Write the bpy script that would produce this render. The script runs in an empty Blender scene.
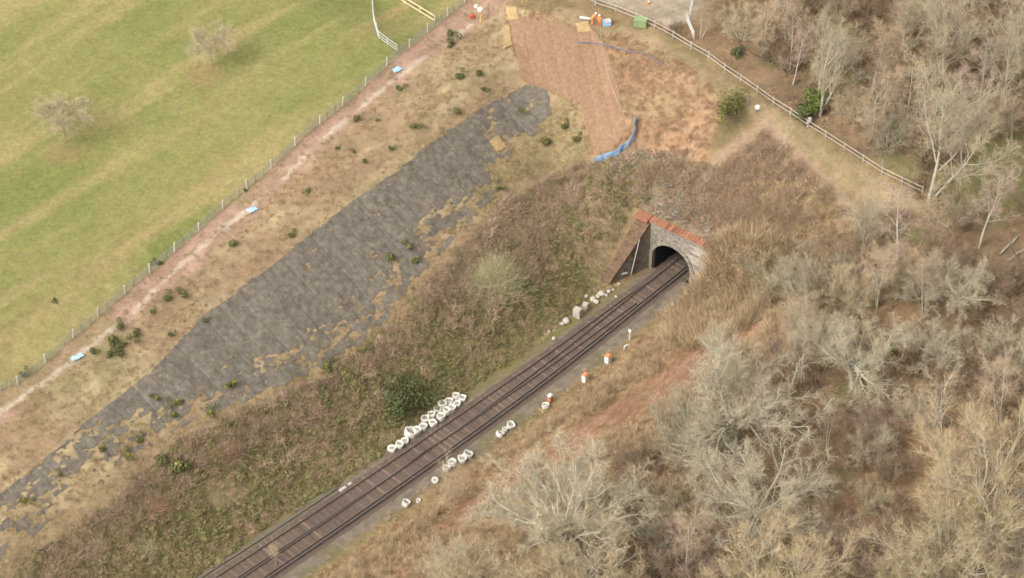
import bpy, math, random
import numpy as np
from mathutils import Vector, Matrix

random.seed(7)
RNG = np.random.default_rng(7)
SC = bpy.context.scene
COL = SC.collection
rad = math.radians

# ------------------------------------------------------------------ camera
RDIST, ELEV, FPX = 350.0, rad(42.0), 3125.0
CAM = np.array([0.0, -RDIST * math.cos(ELEV), RDIST * math.sin(ELEV)])
cam = bpy.data.cameras.new('camera')
cam.sensor_width = 36.0
cam.lens = FPX / 1024.0 * 36.0
cam.clip_start = 5.0
cam.clip_end = 6000.0
co = bpy.data.objects.new('camera', cam)
co.location = CAM
co.rotation_euler = (math.pi / 2 - ELEV, 0, 0)
COL.objects.link(co)
SC.camera = co

# ------------------------------------------------------------------ light
SUN_EL, SUN_AZ = rad(46.0), rad(232.0)      # azimuth clockwise from +Y: light from the lower left
w = bpy.data.worlds.new('World')
SC.world = w
w.use_nodes = True
nt = w.node_tree
nt.nodes.clear()
sky = nt.nodes.new('ShaderNodeTexSky')
sky.sky_type = 'NISHITA'
sky.sun_disc = False
sky.sun_elevation = SUN_EL
sky.sun_rotation = SUN_AZ
sky.dust_density = 4.0
sky.ozone_density = 0.6
hs = nt.nodes.new('ShaderNodeHueSaturation')
hs.inputs['Saturation'].default_value = 0.07
bg = nt.nodes.new('ShaderNodeBackground')
bg.inputs['Strength'].default_value = 0.15
wo = nt.nodes.new('ShaderNodeOutputWorld')
nt.links.new(sky.outputs[0], hs.inputs['Color'])
nt.links.new(hs.outputs[0], bg.inputs[0])
nt.links.new(bg.outputs[0], wo.inputs[0])
sl = bpy.data.lights.new('sun', 'SUN')
sl.energy = 0.9
sl.angle = rad(36.0)
sl.color = (1.0, 0.95, 0.87)
so = bpy.data.objects.new('sun', sl)
sdir = Vector((math.sin(SUN_AZ) * math.cos(SUN_EL), math.cos(SUN_AZ) * math.cos(SUN_EL), math.sin(SUN_EL)))
so.rotation_euler = (-sdir).to_track_quat('-Z', 'Y').to_euler()
so.location = (-60, -60, 120)
COL.objects.link(so)
vs = SC.view_settings
vs.view_transform = 'Standard'
vs.look = 'None'
vs.gamma = 1.0
vs.use_curve_mapping = False
vs.exposure = 1.04
SC.cycles.filter_width = 1.6
SC.cycles.debug_use_spatial_splits = True
SC.cycles.max_bounces = 3
SC.cycles.diffuse_bounces = 2

# ------------------------------------------------------------------ helpers
def tag(o, label=None, cat=None, group=None, kind=None):
    if label: o['label'] = label
    if cat: o['category'] = cat
    if group: o['group'] = group
    if kind: o['kind'] = kind
    return o

def link(name, data, parent=None, mat=None):
    o = bpy.data.objects.new(name, data)
    COL.objects.link(o)
    if parent is not None: o.parent = parent
    if mat is not None and data is not None and len(data.materials) == 0: data.materials.append(mat)
    return o

def empty(name, loc=(0, 0, 0), rz=0.0, sc=1.0):
    o = bpy.data.objects.new(name, None)
    o.empty_display_size = 0.3
    o.location = loc
    o.rotation_euler = (0, 0, rz)
    o.scale = (sc, sc, sc)
    COL.objects.link(o)
    return o

def npmesh(name, V, F, mat=None, smooth=False):
    """V (n,3), F (m,3) or (m,4) arrays -> mesh"""
    V = np.ascontiguousarray(V, dtype=np.float32); F = np.ascontiguousarray(F, dtype=np.int32)
    me = bpy.data.meshes.new(name)
    k = F.shape[1]
    me.vertices.add(len(V)); me.vertices.foreach_set('co', V.ravel())
    me.loops.add(F.size); me.loops.foreach_set('vertex_index', F.ravel())
    me.polygons.add(len(F)); me.polygons.foreach_set('loop_start', np.arange(0, F.size, k, dtype=np.int32))
    me.update(calc_edges=True)
    if smooth: me.polygons.foreach_set('use_smooth', np.ones(len(F), dtype=bool))
    if mat: me.materials.append(mat)
    return me

class MB:
    """collects simple shapes into one mesh"""
    def __init__(s): s.v = []; s.f = []
    def add(s, vs_, fs_):
        n = len(s.v); s.v += [tuple(x) for x in vs_]; s.f += [tuple(i + n for i in q) for q in fs_]
    def box(s, c, size, rz=0.0, bev=0.0, jit=0.0, M=None):
        hx, hy, hz = [d / 2 for d in size]
        b = min(bev, hx * .45, hy * .45, hz * .45)
        if b <= 0:
            vs_ = [(x, y, z) for z in (-hz, hz) for x, y in ((-hx, -hy), (hx, -hy), (hx, hy), (-hx, hy))]
            fs_ = [(3, 2, 1, 0), (4, 5, 6, 7), (0, 1, 5, 4), (1, 2, 6, 5), (2, 3, 7, 6), (3, 0, 4, 7)]
        else:
            vs_ = []
            for z, k in ((-hz, b), (-hz + b, 0), (hz - b, 0), (hz, b)):
                X, Y = hx - k, hy - k
                vs_ += [(-X, -Y, z), (X, -Y, z), (X, Y, z), (-X, Y, z)]
            fs_ = [(3, 2, 1, 0), (12, 13, 14, 15)]
            for r in range(3):
                for i in range(4):
                    j = (i + 1) % 4
                    fs_.append((r * 4 + i, r * 4 + j, r * 4 + 4 + j, r * 4 + 4 + i))
        cr, sr = math.cos(rz), math.sin(rz)
        out = []
        for x, y, z in vs_:
            if jit: x += random.uniform(-jit, jit); y += random.uniform(-jit, jit); z += random.uniform(-jit, jit)
            p = Vector((x * cr - y * sr, x * sr + y * cr, z))
            if M is not None: p = M @ p
            out.append((p.x + c[0], p.y + c[1], p.z + c[2]))
        s.add(out, fs_)
    def bar(s, a, b, r, n=6, r2=None):
        a = Vector(a); b = Vector(b); d = (b - a).normalized()
        t = Vector((0, 0, 1)) if abs(d.z) < .9 else Vector((1, 0, 0))
        x = d.cross(t).normalized(); y = d.cross(x)
        r2 = r if r2 is None else r2
        vs_ = []
        for p, rr in ((a, r), (b, r2)):
            for i in range(n):
                an = 2 * math.pi * i / n
                vs_.append(p + (x * math.cos(an) + y * math.sin(an)) * rr)
        fs_ = [(i, (i + 1) % n, n + (i + 1) % n, n + i) for i in range(n)]
        fs_ += [tuple(range(n))[::-1], tuple(range(n, 2 * n))]
        s.add(vs_, fs_)
    def sweep(s, pts, prof):
        """prof: closed list of (side, up) offsets swept along pts (xyz)"""
        n = len(prof); P = [Vector(p) for p in pts]; vs_ = []
        for i, p in enumerate(P):
            d = (P[min(i + 1, len(P) - 1)] - P[max(i - 1, 0)]).normalized()
            sd = d.cross(Vector((0, 0, 1))).normalized(); up = sd.cross(d)
            vs_ += [p + sd * a + up * b for a, b in prof]
        fs_ = [(i * n + j, i * n + (j + 1) % n, (i + 1) * n + (j + 1) % n, (i + 1) * n + j) for i in range(len(P) - 1) for j in range(n)]
        fs_ += [tuple(range(n))[::-1], tuple(range((len(P) - 1) * n, len(P) * n))]
        s.add(vs_, fs_)
    def lathe(s, prof, n=14, c=(0, 0, 0), sq=0.0, jit=0.0):
        """prof list of (r,z); sq squares the section off"""
        vs_ = []
        ph = random.uniform(0, 6)
        for r, z in prof:
            for i in range(n):
                a = 2 * math.pi * i / n
                k = 1.0
                if sq:
                    k = 1 + sq * (1 / max(abs(math.cos(a)), abs(math.sin(a))) - 1)
                k *= 1 + jit * math.sin(3 * a + ph + z * 3) + jit * .6 * math.sin(5 * a + ph * 2)
                vs_.append((c[0] + r * k * math.cos(a), c[1] + r * k * math.sin(a), c[2] + z + jit * .6 * r * math.sin(2 * a + ph)))
        fs_ = [(i * n + j, i * n + (j + 1) % n, (i + 1) * n + (j + 1) % n, (i + 1) * n + j) for i in range(len(prof) - 1) for j in range(n)]
        fs_ += [tuple(range(n))[::-1], tuple(range((len(prof) - 1) * n, len(prof) * n))]
        s.add(vs_, fs_)
    def build(s, name, mat, parent=None, smooth=False):
        return link(name, s.mesh(name, mat, smooth), parent)
    def mesh(s, name, mat, smooth=False):
        me = bpy.data.meshes.new(name)
        me.from_pydata(s.v, [], s.f); me.materials.append(mat); me.update()
        if smooth: me.polygons.foreach_set('use_smooth', np.ones(len(me.polygons), dtype=bool))
        return me

def material(name, c1, c2=None, scale=1.0, rough=0.9, bump=0.0, rnd=0.0, detail=5.0, spec=0.2, c3=None, emis=None, metal=0.0, bscale=None):
    m = bpy.data.materials.new(name); m.use_nodes = True
    n = m.node_tree.nodes; L = m.node_tree.links
    b = n['Principled BSDF']
    b.inputs['Roughness'].default_value = rough
    b.inputs['Specular IOR Level'].default_value = spec
    b.inputs['Metallic'].default_value = metal
    c2 = c2 or tuple(x * .7 for x in c1)
    geo = n.new('ShaderNodeNewGeometry')
    nz = n.new('ShaderNodeTexNoise'); nz.inputs['Scale'].default_value = scale; nz.inputs['Detail'].default_value = detail; nz.inputs['Roughness'].default_value = .65
    L.new(geo.outputs['Position'], nz.inputs['Vector'])
    rp = n.new('ShaderNodeValToRGB')
    rp.color_ramp.elements[0].position = .32; rp.color_ramp.elements[0].color = (*c2, 1)
    rp.color_ramp.elements[1].position = .68; rp.color_ramp.elements[1].color = (*c1, 1)
    if c3:
        e = rp.color_ramp.elements.new(.52); e.color = (*c3, 1)
    L.new(nz.outputs['Fac'], rp.inputs[0])
    out = rp.outputs[0]
    if rnd:
        oi = n.new('ShaderNodeObjectInfo')
        mr = n.new('ShaderNodeMapRange'); mr.inputs[3].default_value = 1 - rnd; mr.inputs[4].default_value = 1 + rnd
        L.new(oi.outputs['Random'], mr.inputs[0])
        mx = n.new('ShaderNodeVectorMath'); mx.operation = 'SCALE'
        L.new(out, mx.inputs[0]); L.new(mr.outputs[0], mx.inputs['Scale']); out = mx.outputs[0]
    L.new(out, b.inputs['Base Color'])
    if bump:
        nb = nz
        if bscale:
            nb = n.new('ShaderNodeTexNoise'); nb.inputs['Scale'].default_value = bscale; nb.inputs['Detail'].default_value = 4
            L.new(geo.outputs['Position'], nb.inputs['Vector'])
        bp = n.new('ShaderNodeBump'); bp.inputs['Strength'].default_value = 1.0; bp.inputs['Distance'].default_value = bump
        L.new(nb.outputs['Fac'], bp.inputs['Height']); L.new(bp.outputs[0], b.inputs['Normal'])
    return m

_T = np.random.default_rng(3).random((256, 256))
def vnoise(x, y, s, seed=0):
    x = np.asarray(x) / s + seed * 17.31 + 1000; y = np.asarray(y) / s + seed * 9.77 + 1000
    xi = np.floor(x).astype(int); yi = np.floor(y).astype(int); fx = x - xi; fy = y - yi
    fx = fx * fx * (3 - 2 * fx); fy = fy * fy * (3 - 2 * fy)
    g = lambda a, b: _T[a & 255, b & 255]
    return (g(xi, yi) * (1 - fx) + g(xi + 1, yi) * fx) * (1 - fy) + (g(xi, yi + 1) * (1 - fx) + g(xi + 1, yi + 1) * fx) * fy
def fbm(x, y, s, seed=0, o=4):
    t = 0; a = 1; n = 0
    for i in range(o):
        t = t + a * vnoise(x, y, s / 2 ** i, seed + i * 3); n += a; a *= .55
    return t / n
def sstep(a, b, x):
    t = np.clip((np.asarray(x, float) - a) / (b - a), 0, 1); return t * t * (3 - 2 * t)
def smax(a, b, k=.5): 
    h = np.clip(.5 + .5 * (a - b) / k, 0, 1); return b * (1 - h) + a * h + k * h * (1 - h)

# ------------------------------------------------------------------ picture -> place
def ray(px, py):
    fw = np.array([0, math.cos(ELEV), -math.sin(ELEV)]); up = np.array([0, math.sin(ELEV), math.cos(ELEV)])
    d = fw * FPX + np.array([1., 0, 0]) * (px - 512) - up * (py - 289)
    return d / np.linalg.norm(d)
def flat(px, py, z=0.0):
    d = ray(px, py); t = (z - CAM[2]) / d[2]; return CAM + d * t
OG = flat(670.5, 277)[:2]                                   # foot of the portal, middle of the track
BC = np.array([flat(*p, .1)[:2] for p in ((252, 578), (361.8, 505.8), (456.4, 437.3), (503.4, 403), (560.9, 360.4), (635.6, 303.1), (670.5, 277))])
UD = np.array([math.cos(rad(48.3)), math.sin(rad(48.3))])   # along the track, into the tunnel
WD = np.array([math.cos(rad(-35.9)), math.sin(rad(-35.9))]) # along the portal wall, to the right
MI = np.linalg.inv(np.array([UD, -WD]).T)
def ab(x, y):
    dx = np.asarray(x) - OG[0]; dy = np.asarray(y) - OG[1]
    return MI[0, 0] * dx + MI[0, 1] * dy, MI[1, 0] * dx + MI[1, 1] * dy
def xy(a, b):
    return OG[0] + UD[0] * np.asarray(a) - WD[0] * np.asarray(b), OG[1] + UD[1] * np.asarray(a) - WD[1] * np.asarray(b)
_a, _b = ab(BC[:, 0], BC[:, 1])
_cf = np.linalg.lstsq(np.stack([_a, _a ** 2], 1), _b, rcond=None)[0]
def cen(a):                                                   # the track's centre line
    a = np.asarray(a, float); q = np.clip(a, -95, 0)
    return _cf[0] * a + _cf[1] * q * q + .4 * sstep(-26, -1, a)
def bwing(a): return 2.95 - .275 * np.clip(a, -6, 0)          # inner foot of the wing wall
def wingtop(a): return np.clip(6.72 + a * 1.21, .3, 6.75)
def height(x, y):
    a, b = ab(x, y); L = b - cen(a)
    left = np.interp(L, [5.2, 6.4, 9, 15, 20, 29.5, 33, 37, 60, 120, 400], [0, .5, 1.9, 5.2, 7.6, 11.6, 12.1, 12.4, 12.9, 13.2, 14])
    right = np.interp(-L, [3.9, 5.2, 8, 14, 22, 28, 60, 400], [0, .3, 1.7, 4.9, 9.6, 11.6, 12.6, 13])
    lat = np.where(L > 0, left, right)
    near = np.where(b > 0, wingtop(a) - .55 + .45 * (b - bwing(a) - 1.75), 6.4 + a * 1.9 + .4 * (-b - 5.0))
    nm = np.where(b > 0, sstep(.3, .8, b - bwing(a)), sstep(4.6, 5.6, -b)) * sstep(-13, -8, a) * (1 - sstep(9, 16, abs(b)))
    h1 = np.where(nm > 0, lat + (smax(lat, np.minimum(near, 13.0), .6) - lat) * nm, lat)
    end = np.interp(a, [0, .4, 10, 17, 26, 60, 400], [6.8, 6.85, 11.2, 13.6, 14.6, 15.2, 16])
    h2 = smax(end, np.minimum(lat, 14), 1.2)
    wd_ = np.maximum((abs(L) - 5.2) * .8, .005)
    tt = sstep(.4 - wd_ * .25, .4 + wd_, a)
    h = h1 * (1 - tt) + h2 * tt
    h = h + 1.6 * sstep(-45, 5, a) * sstep(6, 12, lat) * (1 - sstep(0, 8, a) * .6)
    rough = sstep(.3, 2.0, h) * np.where(L > 37, .25, 1.0)
    return h + rough * ((fbm(x, y, 7, 11, 4) - .5) * .9 + (fbm(x, y, 1.3, 23, 3) - .5) * .28)
def hit(px, py):
    d = ray(px, py); t = (22 - CAM[2]) / d[2]
    for _ in range(40):
        p = CAM + d * t
        g = p[2] - float(height(p[0], p[1]))
        if g < .01: break
        t += max(g * .6, .02)
    for _ in range(6):
        p = CAM + d * t; g = p[2] - float(height(p[0], p[1])); t += g * .6
    p = CAM + d * t
    return np.array([p[0], p[1], float(height(p[0], p[1]))])
def hitv(px, py):
    p = hit(px, py); return Vector((float(p[0]), float(p[1]), float(p[2])))
def resample(P, step):
    P = np.asarray(P, float); s = np.concatenate([[0], np.cumsum(np.linalg.norm(np.diff(P, axis=0), axis=1))])
    n = max(2, int(s[-1] / step) + 1); q = np.linspace(0, s[-1], n)
    return np.stack([np.interp(q, s, P[:, i]) for i in range(P.shape[1])], 1)
def poly(pxs): return np.array([hit(*p)[:2] for p in pxs])
def sdist(P, x, y, closed=True):
    """distance to polyline, negative inside when closed"""
    x = np.asarray(x, float); y = np.asarray(y, float)
    d2 = np.full(x.shape, 1e9); ins = np.zeros(x.shape, bool)
    n = len(P)
    for i in range(n if closed else n - 1):
        ax, ay = P[i]; bx, by = P[(i + 1) % n]
        ex, ey = bx - ax, by - ay
        t = np.clip(((x - ax) * ex + (y - ay) * ey) / (ex * ex + ey * ey + 1e-9), 0, 1)
        d2 = np.minimum(d2, (x - ax - t * ex) ** 2 + (y - ay - t * ey) ** 2)
        if closed and ay != by:
            c = ((ay > y) != (by > y)) & (x < (bx - ax) * (y - ay) / (by - ay) + ax)
            ins ^= c
    d = np.sqrt(d2)
    return np.where(ins, -d, d) if closed else d

FENCE = [(-70, 446), (0, 391), (18, 385), (45.5, 363), (73.4, 338), (98.6, 316.6), (125, 294.3), (150, 272.7), (174.7, 251.8), (199, 231), (223, 209), (247, 189), (271.6, 168.4), (295.5, 146), (320, 124.6), (343, 105.6), (365.6, 86.4), (387, 66), (409.5, 48), (428, 32.5), (447.7, 16), (465, 2.7), (482, -12), (500, -28)]
Z = {}
Z['field'] = poly(FENCE + [(500, -260), (-330, -260), (-330, 470)])
Z['path'] = poly(FENCE + [(520, -10), (492, 14), (450, 45), (400, 80), (350, 120), (300, 167), (255, 212), (200, 260), (120, 324), (60, 374), (0, 418), (-70, 470)])
Z['pale'] = poly([(-20, 425), (10, 405), (50, 378), (85, 350), (130, 318), (175, 270), (215, 235), (250, 208), (285, 178), (310, 150), (340, 125), (370, 100), (420, 60), (445, 45), (470, 25)])
Z['dark'] = poly([(-60, 540), (0, 494), (30, 474), (90, 419), (150, 374), (200, 319), (240, 289), (255, 279), (298, 244), (348, 205), (395, 173), (450, 130), (485, 106), (525, 85), (545, 92), (546, 108), (520, 126), (500, 138), (490, 162), (478, 192), (455, 222), (410, 268), (378, 318), (320, 358), (255, 388), (200, 408), (130, 448), (60, 500), (0, 545), (-60, 600)])
Z['rim'] = poly([(-60, 600), (0, 525), (60, 482), (130, 428), (200, 388), (260, 368), (315, 335), (362, 296), (392, 262), (440, 212), (472, 180), (490, 140), (540, 100), (575, 108), (590, 150), (560, 175), (520, 190), (470, 235), (420, 285), (380, 330), (320, 372), (250, 410), (170, 440), (100, 500), (40, 545), (-20, 600)])
Z['brown'] = poly([(507, 10), (560, 20), (600, 28), (640, 40), (690, 68), (722, 95), (716, 130), (700, 165), (672, 165), (640, 150), (612, 158), (590, 158), (582, 130), (576, 104), (552, 92), (525, 82), (512, 50)])
Z['scrub'] = poly([(-40, 640), (50, 540), (110, 500), (180, 440), (260, 408), (330, 372), (385, 330), (425, 285), (475, 232), (525, 188), (575, 165), (640, 160), (655, 195), (630, 210), (605, 280), (560, 322), (480, 382), (360, 468), (250, 540), (190, 585), (130, 640)])
Z['scar'] = poly([(455, 502), (520, 458), (600, 416), (650, 386), (700, 350), (745, 318), (752, 332), (705, 375), (640, 412), (585, 446), (520, 482), (470, 512)])
Z['fpath'] = poly([(560, 8), (620, 26), (680, 45), (720, 75), (760, 100), (800, 125), (850, 160), (905, 190), (930, 215), (880, 205), (830, 178), (790, 150), (755, 122), (715, 92), (670, 62), (620, 44), (560, 30)])
Z['ridge'] = poly([(765, 125), (735, 150), (705, 175), (685, 200)])
Z['ridge2'] = poly([(765, 125), (800, 155), (830, 185), (850, 215)])
Z['gravel'] = poly([(575, -30), (588, -2), (610, 6), (640, 14), (668, 26), (690, 22), (702, 5), (705, -30)])
Z['wood'] = poly([(560, -8), (598, 5), (640, 18), (672, 33), (700, 48), (740, 76), (780, 104), (850, 150), (920, 187), (905, 215), (850, 225), (800, 240), (770, 290), (745, 345), (660, 410), (600, 460), (500, 520), (420, 578), (330, 640), (330, 760), (1250, 760), (1250, -250), (560, -250)])
Z['green1'] = poly([(965, 130), (1030, 110), (1060, 200), (1000, 225), (960, 205)])
Z['spoil'] = poly([(640, 180), (675, 180), (700, 200), (722, 235), (712, 246), (650, 212), (640, 200)])
Z['straw'] = poly([(500, 150), (560, 100), (580, 110), (590, 150), (560, 170), (515, 190), (480, 215), (482, 180)])

# ------------------------------------------------------------------ ground
def zmask(key, x, y, soft=.6, amp=.8, seed=5, ns=2.5, grow=0.0):
    d = sdist(Z[key], x, y) - grow + (fbm(x, y, ns, seed, 3) - .5) * 2 * amp
    return 1 - sstep(-soft, soft, d)
def C(*c): return np.array(c)
def groundcol(x, y):
    a, b = ab(x, y); L = b - cen(a)
    n1 = fbm(x, y, 9, 31, 5)[..., None]; n2 = fbm(x, y, 2.2, 37, 4)[..., None]; n3 = fbm(x, y, .8, 41, 3)[..., None]
    n4 = fbm(a / 4.0, b, 1.6, 47, 4)[..., None]                     # streaks along the line
    mixc = lambda c1, c2, t: c1 * (1 - t) + c2 * t
    S = lambda n, lo, hi: sstep(lo, hi, n)
    # rough tan grass everywhere
    col = mixc(C(.235, .165, .088), C(.165, .12, .062), S(n2, .35, .65))
    col = mixc(col, C(.16, .145, .055), S(n1, .5, .75) * .6)
    # woodland litter
    wd = mixc(C(.22, .145, .085), C(.16, .11, .064), S(n2, .35, .65))
    wd = mixc(wd, C(.24, .145, .08), S(n1, .5, .7) * .6)
    wd = mixc(wd, C(.15, .145, .06), S(fbm(x, y, 6, 61, 4)[..., None], .54, .68) * .7)
    m = zmask('wood', x, y, 1.0, 1.5)[..., None]; col = mixc(col, wd, m)
    m = zmask('green1', x, y, 1.5, 2.0)[..., None]; col = mixc(col, C(.155, .155, .06), m * .6)
    # right bank: tan and rust
    m = ((L < -4.5) & (a < 6)).astype(float)[..., None] * (1 - zmask('wood', x, y, 2, 1.5)[..., None])
    col = mixc(col, mixc(C(.24, .16, .085), C(.2, .115, .06), S(n1, .4, .65)), m * .8)
    sc_ = zmask('scar', x, y, .5, 1.0, 7, 1.6, .6)[..., None]
    col = mixc(col, mixc(C(.29, .165, .103), C(.215, .118, .07), S(n4, .35, .65)), sc_ * S(n2, .3, .5) * .95)
    # upper bank: straw grass
    up = (sstep(13, 18, L) * (a < 16))[..., None]
    dry = mixc(C(.345, .262, .15), C(.27, .19, .11), S(n4, .36, .62))
    dry = mixc(dry, C(.2, .18, .075), S(n1, .5, .7) * .5)
    dry = mixc(dry, C(.265, .17, .1), S(fbm(x, y, 5, 67, 4)[..., None], .5, .7) * .5)
    col = mixc(col, dry, up * (1 - zmask('wood', x, y, 1, .3)[..., None]))
    # scrub bank floor
    fl = mixc(C(.17, .125, .075), C(.215, .15, .095), S(n2, .35, .65))
    fl = mixc(fl, C(.16, .15, .06), S(n1, .42, .62) * (1 - sstep(10, 15, L))[..., None] * .9)
    m = zmask('scrub', x, y, .8, 1.2)[..., None]; col = mixc(col, fl, m)
    # brown slope over the portal
    br = mixc(C(.325, .2, .115), C(.265, .16, .09), S(n4, .35, .65))
    br = mixc(br, C(.3, .215, .118), S(n1, .48, .7) * .7)
    m = zmask('brown', x, y, .7, 1.0)[..., None]; col = mixc(col, br, m)
    m = zmask('straw', x, y, 1.0, 1.4)[..., None]; col = mixc(col, mixc(C(.26, .2, .1), C(.16, .14, .06), S(n2, .35, .65)), m * .8)
    m = zmask('spoil', x, y, .6, .7)[..., None]; col = mixc(col, mixc(C(.255, .185, .13), C(.12, .09, .06), S(n3, .38, .6)), m * S(n2, .3, .5))
    m = zmask('fpath', x, y, .8, .6)[..., None]; col = mixc(col, mixc(C(.285, .21, .122), C(.225, .172, .092), S(n2, .35, .65)), m * .9)
    for k, ww in (('ridge', .9), ('ridge2', .8)):
        d = sdist(Z[k], x, y, False) + (n2[..., 0] - .5) * 1.2
        col = mixc(col, C(.29, .2, .135), (1 - sstep(ww * .4, ww, d))[..., None] * .8)
    m = zmask('gravel', x, y, .5, .4)[..., None]; col = mixc(col, mixc(C(.31, .255, .185), C(.25, .2, .14), S(n2, .35, .65)), m)
    # field
    st = fbm(a * .16 + b * .03, b * 1.5 + a * .05, 5, 71, 4)[..., None]
    fg = mixc(C(.162, .168, .054), C(.205, .188, .07), S(n1, .25, .7))
    fg = mixc(fg, C(.275, .22, .098), S(st, .42, .66) * .75)
    fg = mixc(fg, C(.165, .19, .05), S(n2, .55, .8) * .35)
    dfe = sdist(Z['field'], x, y)
    fg = mixc(fg, C(.27, .2, .09), (sstep(-9, -5.5, dfe) * (1 - sstep(-5, -1.5, dfe)))[..., None] * .55 * S(st, .3, .6))
    for px, py, r in ((62, 155, 2.6), (205, 75, 2.4)):
        c = hit(px, py); d = np.hypot(x - c[0], (y - c[1]) * 1.3) + (n2[..., 0] - .5) * 3
        fg = mixc(fg, C(.25, .165, .085), (1 - sstep(r * .5, r * 1.3, d))[..., None] * .55)
    m = zmask('field', x, y, .25, .25)[..., None]; col = mixc(col, fg, m)
    # red soil path along the fence
    rp_ = mixc(C(.355, .225, .165), C(.275, .178, .122), S(n2, .35, .65))
    rp_ = mixc(rp_, C(.245, .19, .09), S(n1, .5, .68) * .7)
    m = zmask('path', x, y, .7, .7, 5, 2.5, .5)[..., None] * (1 - zmask('field', x, y, .2, .2)[..., None]); col = mixc(col, rp_, m * .9)
    d = sdist(Z['pale'], x, y, False) + (n3[..., 0] - .5) * .5 + (n2[..., 0] - .5) * .4
    gap = S(fbm(x, y, 4.5, 83, 3)[..., None], .3, .46)
    col = mixc(col, C(.46, .375, .285), (1 - sstep(.12, .42, d))[..., None] * .85 * gap)
    # lineside
    la = np.clip(.15 + .04 * -a, .1, 2.3)
    left_edge = L - .75 - la
    cess = mixc(C(.195, .157, .118), C(.135, .108, .08), S(n3, .35, .65))
    cess = mixc(cess, C(.13, .12, .05), S(n2, .5, .7) * .5)
    m = (sstep(-3.6, -3.2, L + (n2[..., 0] - .5)) * (1 - sstep(.9, 1.5, left_edge + (n2[..., 0] - .5))) * (a < .4))[..., None]
    col = mixc(col, cess, m)
    verge = mixc(C(.14, .135, .05), C(.17, .13, .07), S(n2, .35, .65))
    m = (sstep(.9, 1.5, left_edge) * (1 - sstep(6.2, 7.4, L + (n1[..., 0] - .5) * 2)) * (a < -5))[..., None]
    col = mixc(col, verge, m)
    return np.clip(col * (.86 + .28 * n3), 0, 1)

def axis(lo, hi, step, far):
    core = np.arange(lo, hi + 1e-6, step)
    g = np.cumsum(step * 1.28 ** np.arange(1, 60)); g = g[g < far]
    return np.concatenate([lo - g[::-1], core, hi + g])
A = axis(-88, 72, .3, 500); A = A + (0.25 - A[np.argmin(abs(A - .25))])
B = axis(-78, 76, .3, 500)
AA, BB = np.meshgrid(A, B, indexing='ij')
GX, GY = xy(AA, BB); GZ = height(GX, GY)
na, nb = AA.shape
V = np.stack([GX, GY, GZ], -1).reshape(-1, 3)
I = np.arange(na * nb).reshape(na, nb)
F = np.stack([I[:-1, :-1], I[:-1, 1:], I[1:, 1:], I[1:, :-1]], -1)
ac = (AA[:-1, :-1] + AA[1:, 1:]) / 2; bc = (BB[:-1, :-1] + BB[1:, 1:]) / 2
keep = ~((abs(ac - .4) < .2) & (abs(bc) < 3.3))               # the mouth of the tunnel stays open
F = F[keep].reshape(-1, 4)[:, ::-1]

def vcol_material(name, fine=9.0, bump=.08, gain=1.0):
    m = bpy.data.materials.new(name); m.use_nodes = True
    n = m.node_tree.nodes; L = m.node_tree.links; b = n['Principled BSDF']
    b.inputs['Roughness'].default_value = .95; b.inputs['Specular IOR Level'].default_value = .1
    at = n.new('ShaderNodeAttribute'); at.attribute_name = 'soil'
    geo = n.new('ShaderNodeNewGeometry')
    nz = n.new('ShaderNodeTexNoise'); nz.inputs['Scale'].default_value = fine; nz.inputs['Detail'].default_value = 6; nz.inputs['Roughness'].default_value = .7
    n2 = n.new('ShaderNodeTexNoise'); n2.inputs['Scale'].default_value = 1.9; n2.inputs['Detail'].default_value = 5; n2.inputs['Roughness'].default_value = .7
    for q in (nz, n2): L.new(geo.outputs['Position'], q.inputs['Vector'])
    m1 = n.new('ShaderNodeMapRange'); m1.inputs[1].default_value = .25; m1.inputs[2].default_value = .75; m1.inputs[3].default_value = .62; m1.inputs[4].default_value = 1.38
    m2 = n.new('ShaderNodeMapRange'); m2.inputs[1].default_value = .3; m2.inputs[2].default_value = .7; m2.inputs[3].default_value = .8; m2.inputs[4].default_value = 1.2
    L.new(nz.outputs['Fac'], m1.inputs[0]); L.new(n2.outputs['Fac'], m2.inputs[0])
    mu = n.new('ShaderNodeMath'); mu.operation = 'MULTIPLY'; L.new(m1.outputs[0], mu.inputs[0]); L.new(m2.outputs[0], mu.inputs[1])
    s = n.new('ShaderNodeVectorMath'); s.operation = 'SCALE'; L.new(at.outputs['Color'], s.inputs[0]); L.new(mu.outputs[0], s.inputs['Scale'])
    L.new(s.outputs[0], b.inputs['Base Color'])
    bp = n.new('ShaderNodeBump'); bp.inputs['Distance'].default_value = bump; bp.inputs['Strength'].default_value = 1
    L.new(nz.outputs['Fac'], bp.inputs['Height']); L.new(bp.outputs[0], b.inputs['Normal'])
    return m
M_GROUND = vcol_material('rough_ground')
gm = npmesh('ground', V, F, M_GROUND, True)
gc = groundcol(GX, GY).reshape(-1, 3)
at = gm.color_attributes.new('soil', 'FLOAT_COLOR', 'POINT')
at.data.foreach_set('color', np.concatenate([gc, np.ones((len(gc), 1))], 1).astype(np.float32).ravel())
tag(link('ground', gm), kind='structure')

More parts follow.
